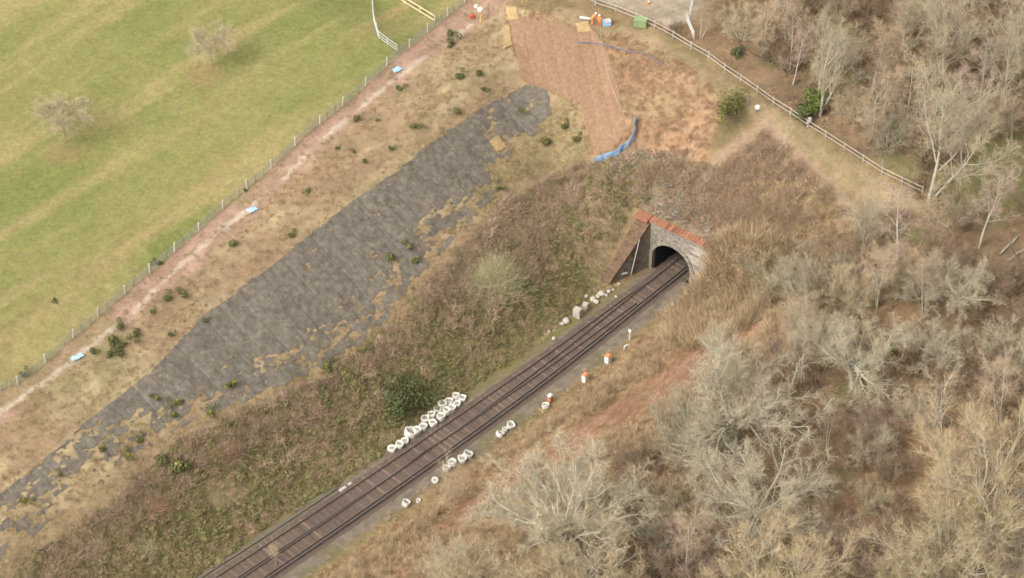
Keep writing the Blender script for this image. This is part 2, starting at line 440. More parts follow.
# ------------------------------------------------------------------ materials
M_BALLAST = material('track_ballast', (0.175, 0.122, 0.088), (0.085, 0.06, 0.046), 11, .95, .04, c3=(.108, .08, .062))
M_TIMBER = material('weathered_timber_bearer', (0.17, 0.118, 0.086), (0.095, 0.066, 0.049), 5, .9, .01, .38)
M_RAIL = material('rusted_rail_steel', (0.15, 0.1, 0.072), (0.085, 0.058, 0.046), 6, .6, spec=.4)
M_RAILTOP = material('polished_rail_head', (.2, .17, .15), (.14, .115, .1), 4, .5, metal=.3, spec=.4)
M_CONDUCTOR = material('dull_conductor_steel', (0.16, 0.14, 0.125), (0.1, 0.088, 0.08), 4, .55, metal=.2)
M_STONE = material('grey_portal_stone', (0.31, 0.272, 0.215), (0.13, 0.115, 0.092), 3.2, .95, .03, .16, c3=(.24, .21, .165))
M_STONENEW = material('pale_replacement_stone', (0.43, 0.365, 0.295), (0.3, 0.25, 0.2), 3, .95, .02, .1)
M_COPING = material('red_brick_coping', (0.36, 0.16, 0.095), (0.14, 0.072, 0.048), 6, .9, .03, .3, c3=(.3, .128, .075))
M_WINGTOP = material('mossy_brown_brick', (0.185, 0.112, 0.066), (0.085, 0.055, 0.036), 2.5, .95, .03, .12, c3=(.135, .085, .052))
M_WINGFACE = material('sooty_brick', (0.2, 0.16, 0.122), (0.085, 0.07, 0.055), 2.2, .95, .03, .2)
M_BORE = material('soot_black_lining', (.035, .033, .034), (.02, .02, .022), 2, .95, .02)
M_MAT = material('dark_geotextile', (0.19, 0.162, 0.124), (0.094, 0.08, 0.063), 1.5, .95, .05, .07, c3=(.138, .118, .092), bscale=5, detail=9)
M_COIR = material('brown_coir_matting', (0.295, 0.185, 0.108), (0.2, 0.122, 0.07), 2.4, .95, .06, .07, c3=(.24, .147, .088), bscale=6)
M_STRAWMAT = material('straw_matting', (.4, .28, .14), (.31, .21, .1), 4, .95, .04, .1)
M_SACK = material('white_woven_sack', (0.7, 0.66, 0.57), (0.55, 0.51, 0.43), 3.5, .75, .02, .08)
M_SACKOLD = material('weathered_sack', (.6, .57, .5), (.42, .39, .33), 4, .8, .02, .1)
M_FILL = material('grey_sack_filling', (0.36, 0.325, 0.28), (0.2, 0.18, 0.15), 9, .95, .03)
M_WOODPOST = material('bleached_fence_timber', (.46, .4, .33), (.32, .27, .215), 4, .9, .01, .12)
M_PALEPOST = material('pale_post_timber', (.62, .56, .48), (.48, .42, .35), 4, .9, 0, .1)
M_WIRE = material('galvanised_wire', (.3, .285, .25), (.22, .2, .175), 4, .6, 0, .08)
M_GALV = material('galvanised_railing', (.52, .53, .5), (.4, .41, .38), 3, .5, 0)
M_YELLOWRAIL = material('pale_yellow_timber_rail', (.62, .54, .33), (.5, .42, .25), 3, .8)
M_BLUE = material('blue_silt_cloth', (0.1, 0.22, 0.4), (0.27, 0.28, 0.3), .4, .7, .03, c3=(.15, .24, .36))
M_BLUEPIPE = material('violet_blue_cloth', (.2, .22, .42), (.26, .24, .3), 1.2, .7)
M_LIGHTBLUE = material('light_blue_plastic', (.38, .55, .74), (.3, .46, .64), 2, .5, 0, .08)
M_ORANGE = material('orange_plastic', (.6, .25, .13), (.45, .18, .09), 3, .6)
M_WHITE = material('white_paint', (.76, .75, .72), (.6, .58, .54), 5, .6)
M_RED = material('red_plastic', (.6, .1, .07), (.45, .08, .05), 3, .5)
M_YELLOW = material('yellow_plastic', (.62, .43, .12), (.5, .33, .09), 3, .5)
M_GREENBOX = material('green_paint', (0.25, 0.32, 0.15), (0.19, 0.25, 0.11), 3, .6)
M_DARK = material('dark_rubber', (.04, .04, .04), (.025, .025, .025), 3, .8)
M_ROPE = material('pale_rope', (.5, .43, .34), (.4, .34, .27), 3, .9)
M_BOULDER = material('pale_rock', (.5, .44, .37), (.3, .26, .21), 2.6, .95, .04, .1, c3=(.4, .35, .29))
M_BLOCK = material('concrete_block', (.46, .39, .34), (.3, .25, .215), 2.2, .95, .03, .06)
M_LOG = material('bleached_log', (.4, .35, .27), (.24, .2, .15), 3, .95, .02, .1)
M_SKIN = material('skin', (.5, .3, .22), (.42, .25, .18), 5, .6)
M_HIVIS = material('orange_workwear', (.68, .24, .1), (.55, .18, .08), 4, .8)

# ------------------------------------------------------------------ railway
trk = empty('railway_track', (*[float(v) for v in xy(-20, float(cen(-20)))], 0))
tag(trk, 'rusty railway track on brown timber bearers with a turnout before the tunnel', 'railway track')
bpy.context.view_layer.update()
TI = trk.matrix_world.inverted()
def cp(a, off, z):
    """point at distance a along the line, off metres left of its centre"""
    e = .5; c = cen(a); t = np.array(xy(a + e, float(cen(a + e)))) - np.array(xy(a - e, float(cen(a - e)))); t = t / np.linalg.norm(t)
    p = np.array(xy(a, float(c))) + np.array([-t[1], t[0]]) * off
    return Vector((float(p[0]), float(p[1]), z)), math.atan2(t[1], t[0])
def wA(a): return float(np.interp(-a, [-30, 2, 6.6, 18, 26, 36, 51, 71, 95], [.02, .1, .4, .88, 1.2, 1.45, 1.72, 1.9, 2.05]))
G = 1.505
aa = np.arange(-92, 14.1, 1.0)
def railprof(w=.07, h=.16): return [(-w, 0), (w, 0), (w, .02), (.02, .05), (.02, h - .05), (.036, h - .03), (.036, h), (-.036, h), (-.036, h - .03), (-.02, h - .05), (-.02, .05), (-w, .02)]
def rail(name, offs, zz, mats=True, top=.036):
    mb = MB(); mb.sweep([TI @ cp(a, offs(a), .02 + zz)[0] for a in aa if offs(a) is not None], railprof())
    r = mb.build(name, M_RAIL if mats else M_CONDUCTOR, trk)
    mt = MB(); mt.sweep([TI @ cp(a, offs(a), .183 + zz)[0] for a in aa if offs(a) is not None], [(-top, 0), (top, 0), (top, .012), (-top, .012)])
    mt.build('rail_head', M_RAILTOP if mats else M_CONDUCTOR, r)
rail('running_rail', lambda a: G / 2, .1)
rail('running_rail', lambda a: -G / 2, .1)
rail('running_rail', lambda a: G / 2 + wA(a) if a < 1 else None, .1)
rail('running_rail', lambda a: -G / 2 + wA(a) if a < -5 else None, .1)
rail('conductor_rail', lambda a: -G / 2 - .43, .16, False, .05)
sl_proto = {}
a = -91.0; k = 0
while a < 11:
    ln = 2.6 + (wA(a) if a < -3 else 0)
    q = round(ln * 4) / 4
    if q not in sl_proto:
        mb = MB(); mb.box((0, 0, 0), (.26, q, .14), 0, .018, .006); sl_proto[q] = mb.mesh('sleeper', M_TIMBER)
    s = link('sleeper', sl_proto[q], trk)
    p, an = cp(a + random.uniform(-.03, .03), (q - 2.6) / 2 + random.uniform(-.05, .05), .012 + random.uniform(-.02, .012))
    s.location = TI @ p; s.rotation_euler = (0, 0, an + random.uniform(-.015, .015))
    a += .74; k += 1
# ballast
rows = []
ao = np.arange(-92, 14.1, .5)
for a in ao:
    w_ = wA(a) if a < -3 else .0
    sec = [(-2.15, -.14), (-1.7, .035), (0, .05), (1.5 + w_ * .95, .035), (1.95 + w_ * .95, -.14)]
    rows.append([cp(a, o + random.uniform(-.06, .06), z + random.uniform(-.015, .015))[0] for o, z in sec])
n = len(rows[0])
mb = MB(); mb.add([p for r in rows for p in r], [(i * n + j, (i + 1) * n + j, (i + 1) * n + j + 1, i * n + j + 1) for i in range(len(rows) - 1) for j in range(n - 1)])
bed = mb.build('ballast_bed', M_BALLAST); tag(bed, kind='structure')

# cable route on the left of the line
ct = MB(); ct.sweep([cp(a, G / 2 + wA(a) + 1.15, float(.03))[0] for a in np.arange(-92, -48, 1.0)], [(-.16, 0), (.16, 0), (.16, .14), (-.16, .14)])
tag(ct.build('cable_trough', material('concrete_trough', (.15, .13, .1), (.09, .08, .06), 5, .95, .01)), 'low grey concrete cable trough beside the track below the scrub bank', 'cable trough')

# ------------------------------------------------------------------ portal
PR = math.atan2(WD[1], WD[0])
portal = empty('tunnel_portal', (float(OG[0]), float(OG[1]), 0), PR)
tag(portal, 'stone tunnel portal with round arch and red brick coping', 'tunnel portal')
# local axes: x right along the wall, y = into the hill, z up ; opening half width HW, springing ZS
HW, ZS = 2.52, 1.95
def inside(x, z, g=0.0): return abs(x) < HW + g and (z < ZS or math.hypot(x, z - ZS) < HW + g)
rs = random.Random(4)
XR = 5.6
z = -.3; row = 0
stones = {}
while z < 6.62:
    hgt = min(rs.choice((.34, .38, .42)), 6.72 - z)
    if 6.72 - (z + hgt) < .15: hgt = 6.72 - z
    x = -3.1 - rs.uniform(0, .3)
    while x < XR:
        ln = rs.uniform(.45, .95)
        x1 = min(x + ln, XR)
        zc = z + hgt / 2
        # cut the stone back to the arch ring
        g = .42
        segs = []
        lo, hi = x, x1
        def lim(zz):
            if zz < ZS: return HW + g
            r = HW + g; d = zz - ZS
            return math.sqrt(r * r - d * d) if d < r else 0
        li = max(lim(z + .02), lim(z + hgt * .5)) if z < ZS + HW + g else 0
        if li <= 0 or lo >= li or hi <= -li: segs = [(lo, hi)]
        else:
            if lo < -li: segs.append((lo, -li))
            if hi > li: segs.append((li, hi))
        for l0, h0 in segs:
            if h0 - l0 < .12: continue
            y0 = -rs.uniform(.0, .045)
            mb = MB(); mb.box(((l0 + h0) / 2, .3 + y0, zc), (h0 - l0 - .02, .6, hgt - .02), 0, .025, .006)
            new = l0 > 1.7 and 3.6 < zc < 6.0 and rs.random() < .85
            mb.build('stone', M_STONENEW if new else M_STONE, portal)
        x = x1
    z += hgt; row += 1
# mortar core behind the stones, with the arch cut out
mb = MB(); nseg = 28
pts = [(-HW - .3, -.4)] + [(-HW - .3, ZS)] + [(-(HW + .3) * math.cos(t), ZS + (HW + .3) * math.sin(t)) for t in np.linspace(0, math.pi, nseg)][1:-1] + [(HW + .3, ZS), (HW + .3, -.4)]
outer = []
for (x, z_) in pts:
    if z_ < ZS + .01: outer.append((math.copysign(XR if x > 0 else 3.3, x), z_))
    else:
        t = (x + 3.0) / 6.0; outer.append((-3.3 + t * (XR + 3.3), 6.7))
vv = []; ff = []
for yy in (.06, 1.0):
    for (x, z_) in pts: vv.append((x, yy, z_))
    for (x, z_) in outer: vv.append((x, yy, z_))
npn = len(pts)
for i in range(npn - 1):
    ff.append((i, i + 1, npn + i + 1, npn + i)); o = 2 * npn
    ff.append((o + i + 1, o + i, o + npn + i, o + npn + i + 1))
    ff.append((npn + i, npn + i + 1, o + npn + i + 1, o + npn + i))
mb.add(vv, ff); mb.build('wall_core', M_STONE, portal)
# arch ring of wedge stones
nv = 23
def ringpt(t, r):    # t 0..1 from left foot over the crown to right foot
    Ls = ZS + .3; arc = math.pi * HW; tot = 2 * Ls + arc; s = t * tot
    if s < Ls: return (-r, -.3 + s)
    if s > Ls + arc: return (r, -.3 + (tot - s))
    an = (s - Ls) / HW; return (-r * math.cos(an), ZS + r * math.sin(an))
for i in range(nv):
    t0, t1 = i / nv + .0012, (i + 1) / nv - .0012
    m_ = (t0 + t1) / 2
    prof = [ringpt(t0, HW), ringpt(m_, HW), ringpt(t1, HW), ringpt(t1, HW + .46), ringpt(m_, HW + .46), ringpt(t0, HW + .46)]
    yf = -.09 - rs.uniform(0, .03)
    mb = MB(); mb.add([(x, yf, z_) for x, z_ in prof] + [(x, .9, z_) for x, z_ in prof], [(0, 1, 2, 3, 4, 5)] + [(j, 6 + j, 6 + (j + 1) % 6, (j + 1) % 6) for j in range(6)])
    mb.build('arch_stone', M_STONE, portal)
# bore, running along the track
ul = np.array([UD[0] * math.cos(-PR) - UD[1] * math.sin(-PR), UD[0] * math.sin(-PR) + UD[1] * math.cos(-PR)])
prof = [(-HW - .02, -.4), (-HW - .02, ZS)] + [(-(HW + .02) * math.cos(t), ZS + (HW + .02) * math.sin(t)) for t in np.linspace(0, math.pi, 24)][1:-1] + [(HW + .02, ZS), (HW + .02, -.4)]
mb = MB(); vv = []
for d in (.5, 6, 14, 24):
    vv += [(x + ul[0] * d, ul[1] * d, z_) for x, z_ in prof]
np_ = len(prof)
ff = [(r * np_ + j, r * np_ + j + 1, (r + 1) * np_ + j + 1, (r + 1) * np_ + j) for r in range(3) for j in range(np_ - 1)]
ff += [(r * np_, (r + 1) * np_, (r + 1) * np_ + np_ - 1, r * np_ + np_ - 1) for r in range(3)]
ff.append(tuple(range(3 * np_, 4 * np_)))
mb.add(vv, ff); mb.build('tunnel_bore', M_BORE, portal)
# coping: big end block on the wing then brick-on-edge slabs
mb = MB(); mb.box((-3.98, .12, 6.88), (1.75, 1.35, .32), 0, .03, .01); mb.build('coping_block', M_COPING, portal)
x = -3.08
while x < XR:
    ln = min(.42, XR - x)
    mb = MB(); mb.box((x + ln / 2, .36 + rs.uniform(-.02, .02), 6.845 + rs.uniform(-.012, .012)), (ln - .015, .95, .25), 0, .02, .008)
    mb.build('coping_slab', M_COPING, portal); x += .42
mb = MB(); mb.box((1.2, .2, 6.66), (8.6, .62, .1), 0, .02); mb.build('string_course', M_STONE, portal)
# wing wall, left: thick wall with a raking top
def toloc(aa_, bb_):
    x_, y_ = xy(aa_, bb_); dx, dy = x_ - OG[0], y_ - OG[1]
    return float(dx * WD[0] + dy * WD[1]), float(-dx * WD[1] + dy * WD[0])
nst = 9
bands = []
for i in range(nst + 1):
    t = i / nst; a_ = .0 - 5.2 * t; zt = 6.72 - 6.3 * t
    bi = 2.95 + 1.3 * t; th = 1.7 - .7 * t
    xi, yi = toloc(a_, bi); xo, yo = toloc(a_, bi + th)
    bands.append((xi, yi, xo, yo, zt))
for i in range(nst):
    b0, b1 = bands[i], bands[i + 1]
    v8 = []
    for bb_ in (b0, b1):
        v8 += [(bb_[0], bb_[1], -.4), (bb_[2], bb_[3], -.4), (bb_[2], bb_[3], bb_[4] - .18), (bb_[0] - .1, bb_[1], bb_[4] - .18)]
    mb = MB(); mb.add(v8, [(3, 2, 1, 0), (4, 5, 6, 7), (0, 1, 5, 4), (1, 2, 6, 5), (2, 3, 7, 6), (3, 0, 4, 7)])
    mb.build('wing_wall', M_WINGFACE, portal)
    # raking coping bricks
    for k in range(2):
        u0, u1 = k / 2 + .012, (k + 1) / 2 - .012
        L_ = lambda u, j: b0[j] * (1 - u) + b1[j] * u
        jz = rs.uniform(-.05, .05)
        v8 = []
        for dz in (-.2, 0 + jz):
            v8 += [(L_(u0, 0) + .06, L_(u0, 1), L_(u0, 4) + dz), (L_(u1, 0) + .06, L_(u1, 1), L_(u1, 4) + dz), (L_(u1, 2) - .05, L_(u1, 3), L_(u1, 4) + dz), (L_(u0, 2) - .05, L_(u0, 3), L_(u0, 4) + dz)]
        mb = MB(); mb.add(v8, [(0, 1, 2, 3), (7, 6, 5, 4), (4, 5, 1, 0), (5, 6, 2, 1), (6, 7, 3, 2), (7, 4, 0, 3)])
        mb.build('raking_coping', M_WINGTOP, portal)
# stone quoins on the pilaster edge and the pale drain down the wing
x0, y0 = toloc(-.06, 2.9)
mb = MB(); mb.box((x0 - .75, y0 - .05, 3.3), (1.5, .12, 6.8), 0, .02); mb.build('pilaster', M_WINGTOP, portal)
xa, ya = toloc(-1.5, 3.3); xb, yb = toloc(-2.5, 3.55)
mb = MB(); mb.bar((xa + .08, ya, 4.9), (xb + .1, yb, .1), .055, 8); mb.build('drain_pipe', M_SACKOLD, portal)
xa, ya = toloc(-3.4, 3.78)
mb = MB(); mb.box((xa + .2, ya - .1, 1.0), (.7, .06, .22), PR * 0 + 1.0, .01); mb.build('number_plate', M_SACKOLD, portal)
# right buttress end, mostly hidden in brush
mb = MB(); mb.box((4.6, -.35, 2.6), (1.1, .7, 6.0), 0, .04, .02); mb.build('buttress', M_STONE, portal)

# ------------------------------------------------------------------ matting on the bank
def drape(name, mat, parent, origin, d1, d2, s0, s1, t0, t1, keepf, lift, step=.22, seam=.05):
    """a strip of cloth over the ground: s across, t along; faces kept where keepf says so"""
    S_ = np.linspace(s0, s1, max(3, int((s1 - s0) / step) + 1)); T_ = np.linspace(t0, t1, max(3, int((t1 - t0) / step) + 1))
    SS, TT = np.meshgrid(S_, T_, indexing='ij')
    X = origin[0] + d1[0] * SS + d2[0] * TT; Y = origin[1] + d1[1] * SS + d2[1] * TT
    edge = np.minimum(SS - s0, s1 - SS)
    Zz = height(X, Y) + lift + .05 * fbm(X, Y, .7, 91, 2) - seam * (1 - sstep(0, .2, edge))
    n0, n1 = X.shape; I_ = np.arange(n0 * n1).reshape(n0, n1)
    F_ = np.stack([I_[:-1, :-1], I_[1:, :-1], I_[1:, 1:], I_[:-1, 1:]], -1)
    xc = (X[:-1, :-1] + X[1:, 1:]) / 2; yc = (Y[:-1, :-1] + Y[1:, 1:]) / 2
    kp = keepf(xc, yc)
    if kp.sum() < 6: return None
    V_ = np.stack([X, Y, Zz], -1).reshape(-1, 3)
    # the largest whole piece is the strip, what is torn off it are scraps
    lab = np.zeros(kp.shape, int); nl = 0; sizes = [0]
    for i0, j0 in zip(*np.nonzero(kp)):
        if lab[i0, j0]: continue
        nl += 1; st_ = [(i0, j0)]; lab[i0, j0] = nl; c_ = 0
        while st_:
            i1, j1 = st_.pop(); c_ += 1
            for di in (-1, 0, 1):
                for dj in (-1, 0, 1):
                    i2, j2 = i1 + di, j1 + dj
                    if 0 <= i2 < kp.shape[0] and 0 <= j2 < kp.shape[1] and kp[i2, j2] and not lab[i2, j2]: lab[i2, j2] = nl; st_.append((i2, j2))
        sizes.append(c_)
    big = int(np.argmax(sizes)); first = None
    for nm_, sel in ((name, lab == big), ('matting_scraps', kp & (lab != big))):
        f_ = F_[sel]
        if len(f_) < 3: continue
        used = np.unique(f_); mp = -np.ones(len(V_), int); mp[used] = np.arange(len(used))
        o = link(nm_, npmesh(nm_, V_[used], mp[f_], mat, True), parent)
        if parent is not None: o.matrix_parent_inverse = parent.matrix_world.inverted()
        if first is None: first = o
        else: tag(o, kind='stuff')
    return first
def keep_dark(x, y):
    r = sdist(Z['rim'], x, y)
    lo = (1 - sstep(-2.5, 3.2, r))                               # worn through along the lower edge
    d = sdist(Z['dark'], x, y) - 1.2 * lo + (fbm(x, y, 1.6, 101, 3) - .5) * (.25 + 2.2 * lo)
    a_, b_ = ab(x, y)
    lf = 1 - sstep(-66, -46, a_)
    n_ = .33 * fbm(a_ / 1.8, b_, 1.9, 107, 4) + .42 * fbm(a_ / 3.5, b_, .5, 109, 2) + .25 * vnoise(a_ / 1.6, b_, .27, 111)
    thr = .73 - .22 * lo - .12 * lf
    return (d < 0) & (n_ < thr)
nrm = np.array([-UD[1], UD[0]])
em = empty('erosion_matting', tuple(float(v) for v in hit(330, 260)))
tag(em, 'dark grey erosion matting laid in strips down the bank above the scrub', 'matting')
bpy.context.view_layer.update()
dk_a = [MI @ (p - OG) for p in Z['dark']]
s = -96.0
while s < 6:
    wv = 2.35
    drape('matting_strip', M_MAT, em, OG, UD, nrm, s, s + wv + .06, 6, 62, keep_dark, .05, .15, .045)
    s += wv
cm = empty('coir_matting', tuple(float(v) for v in hit(560, 70)))
tag(cm, 'brown coir matting in vertical strips on the slope above the portal', 'matting')
bpy.context.view_layer.update()
CM = poly([(508, 14), (560, 24), (597, 32), (612, 60), (622, 100), (628, 128), (612, 152), (598, 154), (588, 132), (578, 104), (553, 92), (526, 82), (512, 50)])
def keep_coir(x, y): return sdist(CM, x, y) + (fbm(x, y, 1.2, 113, 2) - .5) * .7 < 0
CMo = CM.min(0); dcm = np.array([.985, .174]); ddn = np.array([-.174, .985])
s = -4.0
while s < 17:
    drape('matting_strip', M_COIR, cm, CMo, dcm, ddn, s, s + 1.5, -6, 26, keep_coir, .05, .18, .05); s += 1.47
for i, (pp, lab) in enumerate(((((489, 142), (499, 137), (507, 148), (497, 153)), 'small straw mat lying across the edge of the dark matting'),
               (((506, 8), (517, 8), (518, 20), (507, 21)), 'straw mat at the top left corner of the brown matting'),
               (((504, 28), (509, 26), (512, 46), (503, 50)), 'narrow straw mat along the side of the brown matting'),
               (((576, 24), (588, 22), (592, 32), (578, 33)), 'straw mat below the orange clad workers'))):
    q = poly(pp); o_ = q.min(0); e_ = q.max(0) - o_
    dq = drape('straw_mat', M_STRAWMAT, None, o_, np.array([1., 0]), np.array([0, 1.]), 0, e_[0], 0, e_[1], lambda x, y: sdist(q, x, y) < 0, .13, .12)
    if dq: tag(dq, lab, 'mat', 'straw mats on the bank')

# ------------------------------------------------------------------ plants: builders
def unit(v): return v / (np.linalg.norm(v, axis=-1, keepdims=True) + 1e-9)
def slivers(P, D, L, W, rng, bend=.15):
    n = len(P); D = unit(D); s = unit(np.cross(D, rng.normal(size=(n, 3)))) * (W[:, None] / 2)
    tip = P + D * L[:, None] + rng.normal(size=(n, 3)) * (L * bend)[:, None]
    V_ = np.stack([P - s, P + s, tip], 1).reshape(-1, 3)
    return V_, np.arange(3 * n).reshape(n, 3)
class Tree:
    def __init__(s, seed): s.r = np.random.default_rng(seed); s.V = []; s.F = []; s.n = 0; s.term = []
    def tube(s, P, R, n):
        P = np.array(P); R = np.array(R); k = len(P)
        D = unit(np.gradient(P, axis=0)); ref = np.array([.31, .77, .2]); X = unit(np.cross(D, ref)); Y = np.cross(D, X)
        an = np.arange(n) * 2 * math.pi / n
        ring = P[:, None] + (X[:, None] * np.cos(an)[None, :, None] + Y[:, None] * np.sin(an)[None, :, None]) * R[:, None, None]
        s.V.append(ring.reshape(-1, 3)); I_ = np.arange(k * n).reshape(k, n) + s.n; J = np.roll(I_, -1, 1)
        s.F.append(np.stack([I_[:-1], J[:-1], J[1:], I_[1:]], -1).reshape(-1, 4)); s.n += k * n
    def branch(s, p, d, L, r, lev, pr):
        rg = s.r; K = pr[lev]; ns = K['seg']; st = L / ns
        P = [p]; R = [r]; d = d / np.linalg.norm(d)
        for i in range(ns):
            d = d + rg.normal(size=3) * K['wander'] + np.array([0, 0, K['up']]) * (1 if i else .5)
            d = d / np.linalg.norm(d); p = p + d * st
            if p[2] < .15: p[2] = .15 + rg.random() * .2
            P.append(p); R.append(max(r * (1 - (i + 1) / ns * K['taper']), .011))
        s.tube(P, R, K['sides'])
        P = np.array(P)
        if lev + 1 >= len(pr):
            s.term.append(P); return
        N = K['kids'] + int(rg.integers(-1, 2)); Kn = pr[lev + 1]
        az0 = rg.random() * 6.28
        for j in range(max(1, N)):
            t = K['t0'] + (1 - K['t0']) * ((j + rg.random() * .7) / N); t = min(t, .999); f = t * ns; i = int(f); q = P[i] + (P[i + 1] - P[i]) * (f - i)
            dd = P[i + 1] - P[i]; dd = dd / np.linalg.norm(dd)
            az = az0 + j * 2.4 + rg.normal() * .3; X = np.cross(dd, [.3, .5, .8]); X /= np.linalg.norm(X); Y = np.cross(dd, X)
            an = Kn['ang'] + rg.normal() * .13
            nd = dd * math.cos(an) + (X * math.cos(az) + Y * math.sin(az)) * math.sin(an)
            ln = L * Kn['len'] * (1 - .45 * t * Kn.get('apex', 1)) * rg.uniform(.75, 1.2)
            s.branch(q, nd, ln, max(R[min(i, len(R) - 1)] * Kn['rad'], .017), lev + 1, pr)
        if K.get('tip', True): s.term.append(P[-2:])
    def twigs(s, n, L, W, spread, up=.1, bias=.35):
        rg = s.r; T = s.term; k = rg.integers(0, len(T), n)
        Pa = np.zeros((n, 3)); Da = np.zeros((n, 3))
        for i in range(n):
            P = T[k[i]]; f = (bias + (1 - bias) * rg.random()) * (len(P) - 1) * .999; j = int(f)
            Pa[i] = P[j] + (P[j + 1] - P[j]) * (f - j); Da[i] = P[j + 1] - P[j]
        Da = unit(Da) + rg.normal(size=(n, 3)) * spread + np.array([0, 0, up])
        ln = L * rg.uniform(.45, 1.25, n)
        # second-order twigs start on the first ones
        V1, F1 = slivers(Pa, Da, ln, np.full(n, W), rg)
        D2 = unit(Da) + rg.normal(size=(n, 3)) * .55; P2 = Pa + unit(Da) * (ln * rg.uniform(.3, .8, n))[:, None]
        V2, F2 = slivers(P2, D2, ln * rg.uniform(.35, .7, n), np.full(n, W * .8), rg)
        return np.concatenate([V1, V2]), np.concatenate([F1, F2 + len(V1)])

def bark(name, c, c2, rnd=.1): return material(name, c, c2, 3.0, .95, .0, rnd)
M_LICHEN = bark('lichened_bark', (0.49, 0.445, 0.34), (0.33, 0.295, 0.215))
M_ASHBARK = bark('pale_ash_bark', (0.5, 0.455, 0.355), (0.33, 0.29, 0.21))
M_BIRCH = bark('white_birch_bark', (.58, .53, .45), (.36, .31, .25))
M_BROWNBARK = bark('brown_bark', (.23, .175, .115), (.13, .1, .065))
M_TWDARK = bark('dark_brown_twigs', (.35, .25, .16), (.23, .16, .105), .18)
M_TWGREY = bark('grey_green_twigs', (0.45, 0.385, 0.26), (0.33, 0.275, 0.18), .14)
M_TWTAN = bark('tan_twigs', (0.5, 0.385, 0.225), (0.365, 0.275, 0.155), .12)
M_TWOLIVE = bark('olive_tan_twigs', (0.47, 0.38, 0.225), (0.34, 0.265, 0.15), .12)
M_TWBROWN = bark('brown_twigs', (0.48, 0.34, 0.215), (0.33, 0.23, 0.14), .18)
M_TWPINK = bark('pinkish_twigs', (0.43, 0.31, 0.235), (0.31, 0.215, 0.16), .12)
M_TWMAUVE = bark('mauve_brown_twigs', (0.46, 0.335, 0.225), (0.31, 0.22, 0.145), .18)

def lv(seg, wander, up, taper, sides, kids=0, t0=.3, ang=.7, len_=.6, rad_=.6, apex=1, tip=True):
    return dict(seg=seg, wander=wander, up=up, taper=taper, sides=sides, kids=kids, t0=t0, ang=ang, len=len_, rad=rad_, apex=apex, tip=tip)
PROTO = {}
def make_proto(kind, seed, stems, prm, tw, bmat, tmat):
    t = Tree(seed)
    for (p, d, L, r) in stems(t.r): t.branch(np.array(p, float), np.array(d, float), L, r, 0, prm)
    V_ = np.concatenate(t.V); F_ = np.concatenate(t.F)
    tm = npmesh('trunk', V_, F_, bmat, True)
    cV, cF = t.twigs(*tw)
    cmn = npmesh('crown', cV, cF, tmat)
    r = float(np.percentile(np.hypot(cV[:, 0], cV[:, 1]), 92)); h = float(np.percentile(cV[:, 2], 98)); lo = float(np.percentile(cV[:, 2], 8))
    PROTO.setdefault(kind, []).append(dict(trunk=tm, crown=cmn, r=r, h=h, mid=(h + lo) / 2))
oak = [lv(6, .1, .05, .6, 8, 9, .35), lv(7, .15, .055, .82, 6, 8, .18, 1.05, 1.25, .42, .3), lv(5, .2, .06, .75, 4, 6, .2, .8, .48, .55), lv(4, .22, .05, .8, 3, 4, .2, .75, .5, .6), lv(3, .25, .05, .8, 3, 0, .2, .7, .6, .7)]
ash = [lv(8, .05, .06, .7, 8, 9, .3), lv(7, .11, .1, .8, 6, 7, .25, .62, .75, .5, .55), lv(5, .16, .07, .8, 4, 6, .2, .65, .45, .5), lv(4, .2, .05, .8, 3, 4, .2, .65, .5, .6), lv(3, .2, .06, .8, 3, 0, .2, .6, .55, .7)]
for sd in (21, 22):
    make_proto('ash', sd, lambda r: [((0, 0, -.3), (r.normal() * .06, 0, 1), 11.5, .24)] + [((.25, .1, -.3), (.3 * r.normal(), .3 * r.normal(), 1), 9, .16)], ash, (8500, .62, .018, .5, .2, .2), M_ASHBARK, M_TWOLIVE)
birch = [lv(10, .035, .05, .85, 7, 16, .3), lv(5, .1, .03, .85, 4, 5, .2, .85, .3, .35, .8), lv(4, .18, -.02, .85, 3, 3, .2, .6, .5, .6), lv(3, .2, -.05, .85, 3, 0, .2, .6, .6, .7)]
for sd in (31, 32):
    make_proto('birch', sd, lambda r: [((0, 0, -.2), (r.normal() * .08, r.normal() * .08, 1), 11.0, .15)], birch, (2600, .75, .021, .5, .0, .2), M_BIRCH, M_TWPINK)
dome = [lv(6, .09, .03, .75, 5, 6, .2), lv(5, .13, .05, .8, 4, 5, .2, .55, .6, .6, .6), lv(4, .18, .06, .8, 3, 3, .2, .55, .55, .6), lv(3, .2, .06, .8, 3, 0, .2, .5, .6, .7)]
def domestems(r, n=13, L=5.2, tilt=.95, rr=.1):
    out = []
    for i in range(n):
        az = i * 2.4 + r.random(); t = tilt * math.sqrt((i + .5) / n)
        out.append(((math.cos(az) * .3, math.sin(az) * .3, -.2), (math.sin(t) * math.cos(az), math.sin(t) * math.sin(az), math.cos(t)), L * r.uniform(.85, 1.1), rr))
    return out
oakd = [lv(6, .12, .035, .78, 6, 7, .2), lv(5, .16, .05, .8, 4, 6, .2, .62, .55, .55, .55), lv(4, .2, .06, .8, 3, 3, .2, .6, .5, .6), lv(3, .22, .05, .8, 3, 0, .2, .55, .6, .7)]
def oakstems(r):
    return [((0, 0, -.3), (r.normal() * .08, r.normal() * .08, 1), 3.2, .26)] + [((p[0] * .4, p[1] * .4, 1.7 + .09 * k), d, L, .12) for k, (p, d, L, q) in enumerate(domestems(r, 14, 4.6, 1.5))]
for sd in (11, 12, 13):
    make_proto('oak', sd, oakstems, oakd, (13000, .55, .0165, .75, .12, .0), M_LICHEN, M_TWGREY)
